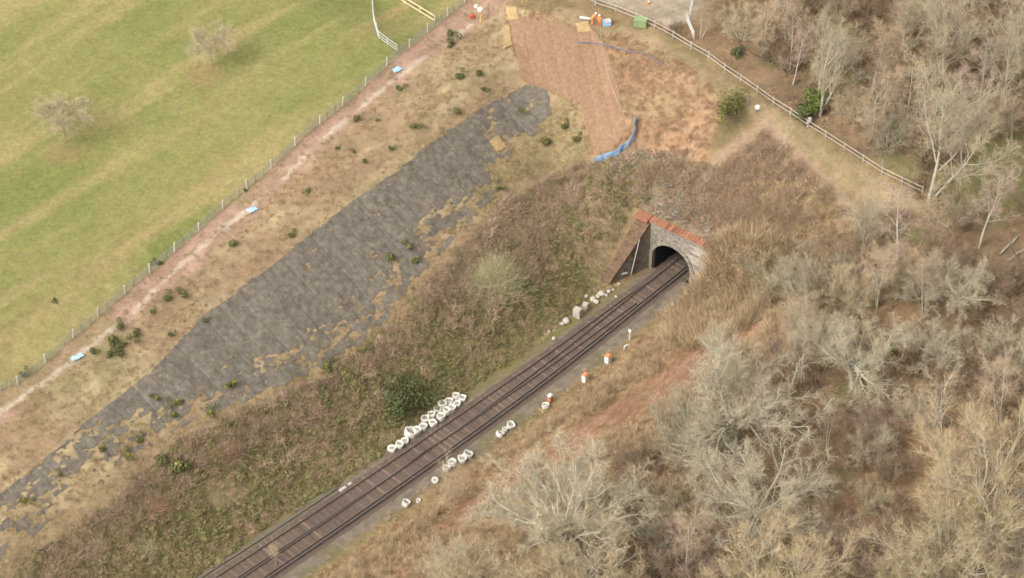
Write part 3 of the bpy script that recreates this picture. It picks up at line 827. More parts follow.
for sd in (41, 42):
    make_proto('dome', sd, lambda r: domestems(r), dome, (10500, .8, .018, .42, .2, .05), M_LICHEN, M_TWTAN)
make_proto('greydome', 45, lambda r: domestems(r, 12, 5.0, 1.05), dome, (9500, .7, .018, .55, .15, .05), M_LICHEN, M_TWGREY)
make_proto('greydome', 46, lambda r: domestems(r, 10, 5.6, .9), dome, (9500, .72, .018, .5, .15, .05), M_LICHEN, M_TWOLIVE)
make_proto('pink', 51, lambda r: domestems(r, 9, 4.6, .7), dome, (5000, .8, .018, .45, .2, .15), M_BROWNBARK, M_TWPINK)
for sd in (61, 62):
    make_proto('scrub', sd, lambda r: domestems(r, 8, 3.2, .8), dome[:3], (2600, .75, .018, .5, .1, .1), M_BROWNBARK, M_TWDARK)
make_proto('pole', 71, lambda r: [((0, 0, -.2), (r.normal() * .15, r.normal() * .15, 1), 9.0, .11), ((.3, 0, -.2), (.25, .1, 1), 7.5, .09)], birch, (2300, .75, .018, .5, .1, .2), M_ASHBARK, M_TWBROWN)
make_proto('ghost', 81, lambda r: [((0, 0, -.2), (0.02, .02, 1), 2.0, .07)] + [((p[0] * .3, p[1] * .3, 1.3 + .1 * k), d, L * .62, rr) for k, (p, d, L, rr) in enumerate(domestems(r, 16, 2.9, 1.95, .028))], [lv(5, .09, .06, .8, 4, 5, .2), lv(4, .13, .05, .8, 3, 4, .2, .6, .55, .6, .5), lv(3, .18, .06, .8, 3, 0, .2, .55, .55, .6)], (5200, .5, .0075, .8, .1, .0), bark('grey_brown_bark', (.3, .25, .16), (.22, .18, .12)), bark('dusty_tan_twigs', (.5, .41, .27), (.4, .32, .21)))

KINDS = {'oak': ('bare_oak_tree', 'bare spreading oak with pale lichened limbs in the wood beside the cutting', 'bare spreading oaks'),
         'ash': ('bare_ash_tree', 'tall bare ash with pale upswept limbs in the wood', 'tall bare ash trees'),
         'birch': ('birch_tree', 'slender birch with a white trunk and pinkish twigs in the wood', 'slender birches'),
         'dome': ('hazel_tree', 'low rounded tan hazel with many stems at the wood edge', 'rounded tan hazels'),
         'greydome': ('sallow_tree', 'rounded grey green sallow with many lichened stems in the wood', 'rounded grey green sallows'),
         'pink': ('blackthorn_tree', 'bare pinkish twiggy thicket tree in the wood', 'pinkish twiggy trees'),
         'scrub': ('scrub_tree', 'small brown bare scrub tree in the wood', 'brown bare scrub trees'),
         'pole': ('bare_young_tree', 'thin bare young tree with pale poles in the wood', 'thin bare young trees')}
def plant(kind, base, scale, rz, label=None, which=0, tilt=(0, 0), name=None, group=None, zs=1.0):
    P = PROTO[kind][which % len(PROTO[kind])]; nm, lab, grp = KINDS.get(kind, (name, label, None))
    o = empty(name or nm, tuple(float(v) for v in base), rz); o.scale = (scale, scale, scale * zs)
    o.rotation_euler = (tilt[0], tilt[1], rz)
    tag(o, label or lab, 'tree', group if label else grp)
    link('trunk', P['trunk'], o); link('crown', P['crown'], o)
    return o
def plant_px(kind, cx, cy, rpx, label=None, which=0, rz=None, tilt=(0, 0), zs=1.0, **kw):
    """crown middle and half width in the picture; the foot is found on the ground below it"""
    P = PROTO[kind][which % len(PROTO[kind])]
    sc_ = rpx / 8.7 / P['r']
    base = hit(cx, cy + P['mid'] * sc_ * zs * 6.6)
    return plant(kind, base, sc_, random.uniform(0, 6.28) if rz is None else rz, label, which, tilt, zs=zs, **kw)

# ------------------------------------------------------------------ trees, the ones the picture shows singly
plant('ash', hit(929, 200), 1.12, .5, 'big pale bare ash standing at the lower end of the rail fence', 0)
plant_px('ash', 820, 52, 40, 'bare pale ash with green ivy round its foot behind the rail fence', 1)
plant_px('ash', 1000, 55, 45, 'tall greyish ash behind the big pale ash of the fence end', 0)
plant_px('ash', 945, 8, 44, None, 1)
plant_px('ash', 1020, 20, 42, None, 1)
plant_px('pole', 790, 28, 26, None); plant_px('pole', 762, 22, 22, None)
plant('pole', hit(868, 108), 1.0, 1.0, 'young tree with a thick pale leaning stem beyond the rail fence', 0, (.0, .45))
plant('birch', hit(979, 248), .95, .3, 'white trunked birch standing on the green glade', 0, (0, .12))
plant('birch', hit(962, 165), .8, 2.3, 'thin birch between the big pale ash and the green glade', 1, (0, .05))
plant('birch', hit(778, 468), .85, 2.0, 'birch with a crooked white leaning trunk between two grey crowns', 1, (-.05, .38))
plant_px('oak', 733, 398, 72, 'widest grey oak crown beside the bare red earth scar', 0)
plant_px('oak', 755, 493, 60, 'domed grey oak in front of the widest oak crown', 1)
plant_px('oak', 566, 512, 72, 'grey oak spreading over the bank close to the tan hazel', 2)
plant_px('dome', 585, 575, 58, 'rounded tan hazel in front of the spreading bank oak', 0)
plant_px('dome', 775, 568, 62, None, 1)
plant_px('dome', 985, 480, 82, 'biggest tan hazel dome in the wood', 0)
plant_px('greydome', 950, 545, 62, None, 1)
plant_px('pink', 838, 545, 40, None); plant_px('pink', 690, 550, 36, None); plant_px('pink', 795, 350, 24, 'pinkish twiggy tree behind the widest grey oak crown')
plant_px('oak', 958, 285, 34, 'small oak with chalk white twisted limbs', 1)
plant_px('greydome', 922, 282, 30, 'pale sallow touching the small white limbed oak', 0); plant_px('ash', 862, 222, 34, 'pale ash at the foot of the straw path below the rail fence', 0); plant_px('greydome', 812, 278, 40, None, 0)
plant_px('greydome', 770, 270, 34, 'grey green sallow right beside the tall portal brush', 1); plant_px('oak', 852, 350, 52, 'grey oak beside the small bright green conifer', 0); plant_px('greydome', 1015, 350, 34, 'pale sallow beyond the biggest tan hazel dome', 0)
plant_px('oak', 868, 445, 26, 'small pale oak next to the leaning birch', 2); plant_px('pole', 935, 400, 28, None); plant_px('pole', 965, 420, 26, None)
plant_px('dome', 850, 290, 30, None, 1); plant_px('greydome', 690, 425, 40, None, 0); plant_px('greydome', 640, 500, 30, None, 1)
plant_px('dome', 910, 570, 40, None, 1); plant_px('dome', 480, 580, 42, 'tan hazel on the bank in front of the bare sapling', 0); plant_px('greydome', 450, 565, 26, None, 0)
plant_px('pole', 1000, 385, 28, None); plant_px('ash', 900, 15, 34, None, 0); plant_px('scrub', 640, 455, 22, None)
plant_px('pole', 700, 12, 16, None); plant_px('greydome', 1020, 560, 40, None, 0); plant_px('oak', 935, 345, 34, 'middling oak below the white limbed oak', 1)
plant_px('pole', 445, 475, 18, 'thin bare sapling on the right bank in front of the rails', 0, name='bare_sapling')
plant_px('pole', 276, 552, 8, 'small pale sapling beside the rails at the bank foot', 1, name='bare_sapling')
for (x, y, r, lab) in ((66, 113, 27, 'bare round tree alone in the grass field away from the railing'), (212, 40, 24, 'bare tree in the grass field towards the white railing')):
    plant_px('ghost', x, y, r, lab, name='field_tree', zs=1.1)
# the rest of the wood
WP = Z['wood']
pxfill = random.Random(21)
BIG = ((733, 398, 75), (755, 493, 62), (566, 512, 72), (585, 575, 60), (775, 568, 62), (985, 480, 84), (852, 350, 50), (950, 545, 62), (958, 285, 34), (838, 545, 40))
spots = []
tries = 0
while len(spots) < 80 and tries < 4000:
    tries += 1
    px = pxfill.uniform(600, 1060); py = pxfill.uniform(-30, 640)
    lim_ = np.interp(px, [600, 700, 760, 860, 960], [515, 430, 330, 235, 215])
    inwood = py > lim_ or (px > 720 and py < np.interp(px, [700, 740, 780, 850, 920, 1060], [40, 60, 92, 138, 175, 240]) - 6)
    if not inwood: continue
    if math.hypot((px - 1000), (py - 190)) < 42: continue
    if any(math.hypot(px - q[0], (py - q[1]) * 1.3) < 27 for q in spots): continue
    if any(math.hypot(px - q[0], (py - q[1] - 25) * 1.15) < q[2] for q in BIG): continue
    spots.append((px, py))
low_n = len(spots)
while len(spots) < low_n + 26:
    px = pxfill.uniform(735, 1050); py = pxfill.uniform(-45, 165)
    if py < np.interp(px, [700, 740, 780, 850, 920, 1060], [40, 60, 92, 138, 175, 200]) - 8 and all(math.hypot(px - q[0], (py - q[1]) * 1.3) > 17 for q in spots): spots.append((px, py))
for px, py in spots:
    kd = pxfill.choices(['scrub', 'scrub', 'pole', 'greydome', 'pink', 'dome', 'birch'], [2, 2, 6, 2.5, .6, 1, 2] if py < 170 else [4, 3, 3, 3, .8, 1, .8])[0]
    P = PROTO[kd][0]
    sc_ = {'scrub': 1.05, 'pole': .8, 'greydome': .6, 'pink': .6, 'dome': .55, 'birch': .75}[kd] * pxfill.uniform(.8, 1.2)
    plant(kd, hit(px, py), sc_, pxfill.uniform(0, 6.28), None, pxfill.randint(0, 3), (pxfill.gauss(0, .06), pxfill.gauss(0, .06)))

# ------------------------------------------------------------------ evergreen and gorse bushes
M_GORSE = material('gorse_green', (0.165, 0.165, 0.06), (0.085, 0.09, 0.035), 5, .9, 0, .2)
M_IVY = material('dark_evergreen_leaf', (0.115, 0.13, 0.045), (0.05, 0.062, 0.022), 3, .7, 0, .1, spec=.3)
M_FRESH = material('fresh_green_leaf', (.13, .17, .035), (.07, .1, .022), 3, .8, 0, .1)
M_YFLOWER = material('yellow_gorse_flower', (.42, .33, .045), (.3, .24, .035), 5, .8)
M_PALEWILLOW = material('pale_willow_twigs', (.46, .42, .24), (.33, .3, .16), 3, .9)
M_PINKBUSH = material('pinkish_dead_fern', (.42, .26, .17), (.3, .18, .115), 3, .9)
def leafclump(seed, r, h, n, size, lumps=7):
    g = np.random.default_rng(seed)
    c = g.normal(size=(lumps, 3)) * np.array([r * .5, r * .5, h * .22]) + np.array([0, 0, h * .5]); rr = g.uniform(.4, .62, lumps) * r
    k = g.integers(0, lumps, n); d = unit(g.normal(size=(n, 3))); P = c[k] + d * (rr[k] * g.uniform(.55, 1.08, n))[:, None] * np.array([1, 1, h / r * .62])
    P[:, 2] = np.maximum(P[:, 2], .03)
    u = unit(np.cross(d, g.normal(size=(n, 3)))); v_ = unit(np.cross(d, u) + d * g.normal(size=(n, 1)) * .6); s_ = size * g.uniform(.6, 1.3, n)[:, None]
    V_ = np.stack([P - u * s_ * .5, P + v_ * s_ * .45, P + u * s_ * .5, P - v_ * s_ * .45], 1).reshape(-1, 3)
    return V_, np.arange(4 * n).reshape(n, 4), P
def twigclump(seed, r, h, n, L, W, up=.8, base=.5, spread=.5):
    g = np.random.default_rng(seed)
    P = g.normal(size=(n, 3)) * .5; P[:, :2] *= r / 1.1; q = np.hypot(P[:, 0], P[:, 1]) / r
    P[:, 2] = g.random(n) * h * base * np.clip(1 - q * q * .7, .1, 1)
    D = g.normal(size=(n, 3)) * spread + np.array([0, 0, up]); D[:, :2] += P[:, :2] / r * .5
    return slivers(P, D, L * g.uniform(.5, 1.3, n), np.full(n, W), g, .2)
g_mesh = []
for sd in (1, 2, 3):
    V_, F_, P_ = leafclump(sd, .5, .75, 420, .13)
    fv, ff_, _ = leafclump(sd, .5, .8, 60, .11)
    g_mesh.append((npmesh('foliage', V_, F_, M_GORSE), npmesh('flowers', fv, ff_, M_YFLOWER)))
def gorse(px, py, r, flower, label, group=None):
    p = hit(px, py + r * .35); s = r / 8.7 / .62
    o = empty('gorse_bush', tuple(float(v) for v in p), random.uniform(0, 6.28), s)
    a_, b_ = random.choice(g_mesh)
    link('foliage', a_, o)
    if flower: link('flowers', b_, o)
    tag(o, label, 'bush', group)
GL = 'small dark green gorse bush on the dry bank below the fence'
GG = 'small gorse bushes on the bank'
for (x, y, r) in ((450, 41, 8), (460, 77, 6.5), (480, 73, 5.5), (484, 89, 4), (356, 119, 5.5), (399, 89, 5), (415, 126, 5), (377, 120, 3), (457, 112, 5.5), (391, 149, 4), (365, 161, 4), (232, 244, 6), (185, 295, 6.5), (168, 299, 6), (153, 312, 4), (121, 327, 6), (137, 334, 6.5), (113, 340, 7), (121, 346, 6), (110, 353, 5), (121, 353, 6), (93, 352, 5), (292, 236, 5), (171, 335, 4), (205, 321, 4), (158, 263, 4.5), (24, 375, 5.5), (354, 152, 3), (308, 191, 4), (520, 110, 4), (338, 148, 3), (245, 190, 3), (55, 300, 3)):
    gorse(x, y, r, False, GL, GG)
GY_ = 'gorse bush with yellow flowers among the dark matting'
for (x, y, r) in ((450, 33, 5), (547, 142, 7), (565, 127, 6), (577, 140, 6), (501, 188, 5), (177, 403, 6), (157, 398, 5), (232, 384, 7), (210, 412, 6), (140, 441, 5), (127, 456, 6), (174, 415, 5), (326, 366, 7), (410, 247, 6), (390, 258, 6), (415, 262, 5), (103, 449, 4), (25, 500, 5), (60, 475, 4)):
    gorse(x, y, r, True, GY_, 'gorse bushes with yellow flowers')
gorse(178, 467, 12, True, 'yellow green gorse bush on the brown scrub rim'); gorse(163, 463, 9, False, 'dull green bush touching the yellow gorse on the scrub rim')
def bush(name, px, py, r, seed, mat, label, n=2600, size=.16, hh=.9, extra=None):
    R_ = r / 8.7
    p = hit(px, py + r * .45); o = empty(name, tuple(float(v) for v in p))
    V_, F_, P_ = leafclump(seed, R_ * .82, R_ * hh, n, size, 11)
    link('foliage', npmesh('foliage', V_, F_, mat), o)
    tv, tf = twigclump(seed, R_ * .6, R_ * .6, 160, R_ * .6, .03)
    link('stems', npmesh('stems', tv, tf, M_BROWNBARK), o)
    if extra: 
        V2, F2, _ = leafclump(seed, R_ * .82, R_ * hh * 1.02, n // 6, size, 11); tag(link('flowers', npmesh('flowers', V2, F2, extra), o), kind='stuff')
    return tag(o, label, 'bush')
bush('evergreen_bush', 408, 392, 31, 5, M_IVY, 'large dark green evergreen bush above the white sacks', 3600, .2)
bush('gorse_bush', 732, 110, 21, 6, M_GORSE, 'tall gorse bush on the brown slope beside the white sign', 2600, .15, 1.3, M_YFLOWER)
bush('ivy_bush', 815, 100, 16, 8, M_FRESH, 'bright green ivy bush at the foot of the fenced ash', 1500, .18, 1.2)
bush('holly_bush', 804, 112, 14, 9, M_IVY, 'dark holly bush behind the rail fence', 1200, .18, 1.0)
bush('holly_bush', 738, 50, 9, 10, M_IVY, 'small dark green bush beyond the rail fence bend', 800, .15, 1.0)
bush('conifer_sapling', 895, 348, 8, 12, M_FRESH, 'small bright green conifer between grey crowns', 1000, .15, 2.2)
bush('holly_bush', 917, 140, 14, 14, M_IVY, 'dark holly under the big pale ash', 1000, .2, 1.0)
bush('rough_bush', 500, 305, 6, 15, M_FRESH, 'low green bush on the scrub bank below the pale sallow', 500, .12, .7)
def twigbush(name, px, py, r, seed, mat, label, n=1500, hh=1.0, cat='bush'):
    R_ = r / 8.7; p = hit(px, py + r * .5)
    tv, tf = twigclump(seed, R_, R_ * hh, n, R_ * .7, .022, .7, .8, .6)
    o = link(name, npmesh(name, tv, tf, mat)); o.location = tuple(float(v) for v in p); return tag(o, label, cat)
twigbush('willow_bush', 494, 274, 25, 21, M_PALEWILLOW, 'pale yellow green sallow bush on the brown scrub bank', 3400, 1.3)
twigbush('dead_fern_clump', 159, 506, 12, 22, M_PINKBUSH, 'pink dead fern clump in the middle of the scrub bank', 800)
twigbush('dead_fern_clump', 229, 449, 12, 23, M_PINKBUSH, 'pink dead fern clump near the upper rim of the scrub bank', 700)
twigbush('dead_fern_clump', 148, 546, 10, 24, M_PALEWILLOW, 'pale dead fern clump low on the scrub bank', 500)
twigbush('straw_clump', 606, 400, 8, 25, M_STRAWMAT, 'round straw coloured clump on the right bank', 700, .9)
twigbush('dead_fern_clump', 213, 452, 8, 26, M_STRAWMAT, 'straw yellow dead fern clump on the scrub rim', 400)

# ------------------------------------------------------------------ ground cover, scattered
def gn_scatter(name, pts, scl, protos, label, cat, tilt=.2, rng=RNG):
    n = len(pts)
    me = bpy.data.meshes.new(name); me.vertices.add(n); me.vertices.foreach_set('co', np.asarray(pts, np.float32).ravel())
    rot = np.stack([rng.normal(size=n) * tilt, rng.normal(size=n) * tilt, rng.random(n) * 6.283], 1)
    for nm, ty, dat, key in (('rot', 'FLOAT_VECTOR', rot, 'vector'), ('scl', 'FLOAT', np.asarray(scl), 'value'), ('pick', 'INT', rng.integers(0, len(protos), n), 'value')):
        a_ = me.attributes.new(nm, ty, 'POINT'); a_.data.foreach_set(key, np.asarray(dat).astype(np.int32 if ty == 'INT' else np.float32).ravel())
    o = link(name, me)
    ng = bpy.data.node_groups.new(name, 'GeometryNodeTree')
    ng.interface.new_socket('Geometry', in_out='INPUT', socket_type='NodeSocketGeometry'); ng.interface.new_socket('Geometry', in_out='OUTPUT', socket_type='NodeSocketGeometry')
    N = ng.nodes; L = ng.links; gi = N.new('NodeGroupInput'); go = N.new('NodeGroupOutput'); jn = N.new('GeometryNodeJoinGeometry')
    def attr(nm, ty):
        q = N.new('GeometryNodeInputNamedAttribute'); q.data_type = ty; q.inputs['Name'].default_value = nm; return q.outputs['Attribute']
    ro, sc_, pk = attr('rot', 'FLOAT_VECTOR'), attr('scl', 'FLOAT'), attr('pick', 'INT')
    er = N.new('FunctionNodeEulerToRotation'); L.new(ro, er.inputs[0])
    for k, p in enumerate(protos):
        ob = bpy.data.objects.new(name + '_piece', p)
        oi = N.new('GeometryNodeObjectInfo'); oi.inputs['Object'].default_value = ob
        eq = N.new('FunctionNodeCompare'); eq.data_type = 'INT'; eq.operation = 'EQUAL'
        ii = [s_ for s_ in eq.inputs if s_.enabled and s_.type == 'INT']
        L.new(pk, ii[0]); ii[1].default_value = k
        ip = N.new('GeometryNodeInstanceOnPoints')
        L.new(gi.outputs[0], ip.inputs['Points']); L.new(eq.outputs[0], ip.inputs['Selection']); L.new(oi.outputs['Geometry'], ip.inputs['Instance'])
        oi.inputs['As Instance'].default_value = True
        L.new(er.outputs[0], ip.inputs['Rotation']); L.new(sc_, ip.inputs['Scale']); L.new(ip.outputs[0], jn.inputs[0])
    L.new(jn.outputs[0], go.inputs[0])
    md = o.modifiers.new('scatter', 'NODES'); md.node_group = ng
    return tag(o, label, cat, kind='stuff')
def region(key, n, rng=RNG, cond=None):
    P_ = Z[key]; lo, hi = P_.min(0), P_.max(0)
    lo = np.maximum(lo, [-75, -75]); hi = np.minimum(hi, [80, 85])
    x = rng.uniform(lo[0], hi[0], n * 6); y = rng.uniform(lo[1], hi[1], n * 6)
    k = sdist(P_, x, y) + (fbm(x, y, 2.5, 5, 3) - .5) * 1.6 < 0
    if cond is not None: k &= cond(x, y)
    x, y = x[k][:n], y[k][:n]
    return x, y
def pts_of(x, y, dz=-.03): return np.stack([x, y, height(x, y) + dz], 1)
def tc(seed, *a, mat): V_, F_ = twigclump(seed, *a); return npmesh('clump', V_, F_, mat)
M_SCRUBGREEN = material('bramble_olive', (0.3, 0.26, 0.115), (0.17, 0.15, 0.068), 2, .9, 0, .25)
M_STRAW = material('dry_grass_straw', (0.5, 0.38, 0.215), (0.37, 0.27, 0.15), 1.2, .95, 0, .2)
M_OLIVEGRASS = material('olive_grass', (0.29, 0.255, 0.11), (0.19, 0.17, 0.07), 1.2, .95, 0, .2)
M_RUST = material('rusty_bracken', (0.47, 0.3, 0.18), (0.34, 0.21, 0.122), 1.2, .95, 0, .25)
M_TANBRUSH = material('tan_brush', (0.5, 0.365, 0.22), (0.35, 0.25, 0.145), 1.0, .95, 0, .2)
M_WOODBRUSH = material('dark_wood_undergrowth', (.31, .215, .135), (.2, .14, .088), 1.0, .95, 0, .25)
brush_wood = [tc(170 + i, .7, .75, 200, .5, .036, .6, .7, .7, mat=M_WOODBRUSH) for i in range(3)]
brush_mauve = [tc(100 + i, .7, .9, 200, .6, .034, .9, .7, .5, mat=M_TWMAUVE) for i in range(3)]
brush_brown = [tc(110 + i, .7, .75, 200, .5, .036, .6, .7, .7, mat=M_TWBROWN) for i in range(3)]
brush_tan = [tc(120 + i, .65, 1.0, 210, .65, .032, 1.0, .75, .45, mat=M_TANBRUSH) for i in range(3)]
tuft_straw = [tc(130 + i, .35, .25, 60, .34, .03, .8, .3, .7, mat=M_STRAW) for i in range(3)]
tuft_olive = [tc(140 + i, .35, .25, 60, .3, .03, .7, .3, .7, mat=M_OLIVEGRASS) for i in range(3)]
tuft_rust = [tc(150 + i, .5, .4, 80, .36, .036, .5, .5, .9, mat=M_RUST) for i in range(3)]
bram = []
for i in range(3):
    V_, F_, _ = leafclump(160 + i, .6, .6, 240, .11); bram.append(npmesh('clump', V_, F_, M_SCRUBGREEN))
def lat_of(x, y): a_, b_ = ab(x, y); return b_ - cen(a_)
x, y = region('scrub', 3400, cond=lambda x, y: (lat_of(x, y) > 9 + 5 * fbm(x, y, 7, 201, 3)) & (fbm(x, y, 4, 203, 3) < .64))
gn_scatter('bramble_thicket', pts_of(x, y), RNG.uniform(.4, 1.15, len(x)), brush_mauve + brush_brown[:1], 'mauve brown bramble thicket covering the upper cutting bank', 'bramble')
x, y = region('scrub', 420, cond=lambda x, y: (lat_of(x, y) > 8) & (fbm(x, y, 5, 205, 3) > .5) & (RNG.random(len(x)) < sstep(-75, -15, ab(x, y)[0]) + .12))
gn_scatter('tall_scrub', pts_of(x, y), RNG.uniform(.9, 1.6, len(x)), brush_mauve + brush_brown, 'taller bare twiggy scrub along the rim of the cutting bank', 'scrub')
x, y = region('scrub', 2600, cond=lambda x, y: fbm(x, y, 5, 207, 3) > .42)
gn_scatter('brown_undergrowth', pts_of(x, y), RNG.uniform(.35, .9, len(x)), brush_brown + tuft_straw[:2], 'brown dead undergrowth on the cutting bank', 'undergrowth')
x, y = region('scrub', 4400, cond=lambda x, y: (lat_of(x, y) < 17) & (fbm(x, y, 4, 211, 3) > .38))
gn_scatter('green_bramble', pts_of(x, y), RNG.uniform(.3, .95, len(x)), bram, 'olive green bramble leaves on the lower cutting bank', 'bramble')
x, y = region('scrub', 3600, cond=lambda x, y: lat_of(x, y) < 16)
gn_scatter('olive_grass', pts_of(x, y), RNG.uniform(.6, 1.3, len(x)), tuft_olive, 'olive rough grass on the lower cutting bank', 'grass')
# straw tussocks on the upper bank, thin on the matting, none on the field
x = RNG.uniform(-70, 30, 40000); y = RNG.uniform(-45, 70, 40000)
a_, b_ = ab(x, y); L_ = b_ - cen(a_)
inm = keep_dark(x, y)
ok = (L_ > 12) & (sdist(Z['field'], x, y) > .4) & (a_ < 18) & (sdist(Z['scrub'], x, y) > -.5) & (sdist(Z['wood'], x, y) > .3) & (fbm(x, y, 3, 221, 3) > .36)
ok &= np.where(inm, (RNG.random(len(x)) < .55) & (fbm(a_ / 2, b_, 1.5, 223, 3) > .46), True) & (sdist(CM, x, y) > -.2) & (np.where(sdist(Z['path'], x, y) < 0, RNG.random(len(x)) < .35, True))
x, y = x[ok][:10500], y[ok][:10500]
xr, yr = region('rim', 2600, cond=lambda x, y: ~keep_dark(x, y) | (RNG.random(len(x)) < .22))
x, y = np.concatenate([x, xr]), np.concatenate([y, yr])
inm = keep_dark(x, y)
gn_scatter('dry_grass', pts_of(x, y, .0), RNG.uniform(.35, 1.0, len(x)) * np.where(inm, .75, 1), tuft_straw, 'straw coloured dry grass tussocks over the upper bank', 'grass')
x, y = region('brown', 600, cond=lambda x, y: sdist(CM, x, y) > 0)
gn_scatter('bracken_litter', pts_of(x, y), RNG.uniform(.4, 1.0, len(x)), tuft_rust, 'rusty dead bracken on the slope above the tunnel', 'bracken')
# right bank
x = RNG.uniform(-45, 45, 60000); y = RNG.uniform(-60, 40, 60000); a_, b_ = ab(x, y); L_ = b_ - cen(a_)
sc_ = sdist(Z['scar'], x, y); f_ = fbm(x, y, 4, 231, 3)
rb = (L_ < -4.4) & (L_ > -30) & (a_ < 9) & ((a_ < -.5) | (L_ < -4.5))
k = rb & (sc_ > 1.0) & (f_ > .40) & (L_ < -5.2); i_ = np.nonzero(k)[0][:3600]
gn_scatter('tan_brush', pts_of(x[i_], y[i_]), RNG.uniform(.4, 1.15, len(i_)) * np.clip((-L_[i_] - 4.2) / 3, .35, 1), brush_tan, 'tan brushwood on the bank right of the rails', 'brushwood')
k = rb & (f_ < .66) & ((sc_ > .3) | (RNG.random(len(x)) < .35)); i_ = np.nonzero(k)[0][3600:8000]
gn_scatter('rusty_bracken', pts_of(x[i_], y[i_]), RNG.uniform(.4, 1.1, len(i_)), tuft_rust, 'rusty dead bracken on the bank right of the rails', 'bracken')
k = ((L_ < -2.75) & (L_ > -9) & (a_ < -1) & (RNG.random(len(x)) < np.where(L_ > -4.4, .3 + .9 * (f_ - .45), 1))) | ((L_ > 2.9 + np.clip(.04 * -a_, 0, 2.2)) & (L_ < 6.5) & (a_ < -4) & (f_ > .45)); i_ = np.nonzero(k)[0][:2600]
gn_scatter('bank_grass', pts_of(x[i_], y[i_]), RNG.uniform(.5, 1.2, len(i_)), tuft_straw, 'straw grass along both edges of the trackbed', 'grass')
# above the portal and on the triangle
x = RNG.uniform(0, 50, 40000); y = RNG.uniform(0, 40, 40000); a_, b_ = ab(x, y)
tri = poly([(640, 165), (690, 165), (720, 165), (758, 130), (800, 165), (850, 205), (830, 235), (760, 260), (700, 245), (640, 200)])
f_ = fbm(x, y, 4, 241, 3)
k = (sdist(tri, x, y) < 0) & (sdist(Z['ridge'], x, y, False) > .7) & (sdist(Z['ridge2'], x, y, False) > .6) & (f_ > .34) & (a_ > .9) & (sdist(Z['spoil'], x, y) > -.2)
i_ = np.nonzero(k)[0][:1700]
gn_scatter('hillside_brush', pts_of(x[i_], y[i_]), RNG.uniform(.3, 1.35, len(i_)), brush_brown + brush_mauve[:1] + tuft_straw, 'brown brush on the hillside right above the portal', 'brushwood')
brash = poly([(640, 150), (690, 150), (720, 170), (735, 235), (715, 246), (650, 212), (625, 195), (600, 170)])
x = RNG.uniform(0, 45, 30000); y = RNG.uniform(0, 40, 30000); k = (sdist(brash, x, y) < 0) & (ab(x, y)[0] > 1.2) & (fbm(x, y, 2.5, 261, 3) > .42); i_ = np.nonzero(k)[0][:520]
stick = []
for i in range(3):
    g_ = np.random.default_rng(500 + i); P_ = g_.normal(size=(26, 3)) * np.array([.4, .4, .07]); P_[:, 2] = abs(P_[:, 2]); D_ = g_.normal(size=(26, 3)); D_[:, 2] = abs(D_[:, 2]) * .25
    V_, F_ = slivers(P_, D_, g_.uniform(.4, 1.1, 26), np.full(26, .05), g_); stick.append(npmesh('clump', V_, F_, M_LOG if i else M_BROWNBARK))
gn_scatter('cut_brash', pts_of(x[i_], y[i_], .02), RNG.uniform(.5, 1.3, len(i_)), stick + tuft_rust[:2], 'cut branches and brash littering the ground over the portal', 'brash')
# taller brush right of the portal mouth
x = RNG.uniform(10, 45, 30000); y = RNG.uniform(-20, 20, 30000)
tb = poly([(697, 262), (715, 240), (760, 230), (800, 250), (790, 290), (740, 330), (700, 350), (668, 345), (678, 310), (700, 285)])
k = (sdist(tb, x, y) + (fbm(x, y, 3, 243, 3) - .5) * 3 < 0) & (lat_of(x, y) < -4.6); i_ = np.nonzero(k)[0][:700]
gn_scatter('portal_brush', pts_of(x[i_], y[i_]), RNG.uniform(.8, 1.9, len(i_)), brush_tan, 'tall tan brush crowding the right side of the portal', 'brushwood')
# woodland floor
x, y = region('wood', 3800, cond=lambda x, y: (fbm(x, y, 6, 251, 3) > .40) & (sdist(Z['green1'], x, y) > -1) & (sdist(Z['gravel'], x, y) > .4))
gn_scatter('wood_undergrowth', pts_of(x, y), RNG.uniform(.5, 1.5, len(x)), brush_wood + brush_brown[:1], 'brown bare undergrowth on the woodland floor', 'undergrowth')
x, y = region('wood', 3600, cond=lambda x, y: sdist(Z['gravel'], x, y) > .4)
gn_scatter('leaf_litter_bracken', pts_of(x, y), RNG.uniform(.5, 1.3, len(x)), tuft_rust + tuft_olive[:1], 'dead bracken and grass between the woodland trees', 'bracken')

# ------------------------------------------------------------------ fences
def thing(name, p, label, cat, group=None):
    o = empty(name, tuple(float(v) for v in p)); tag(o, label, cat, group); bpy.context.view_layer.update(); return o
def rel(o, p): return Vector((p[0] - o.location.x, p[1] - o.location.y, p[2] - o.location.z))
def ground(p, dz=0.0): return Vector((float(p[0]), float(p[1]), float(height(p[0], p[1])) + dz))

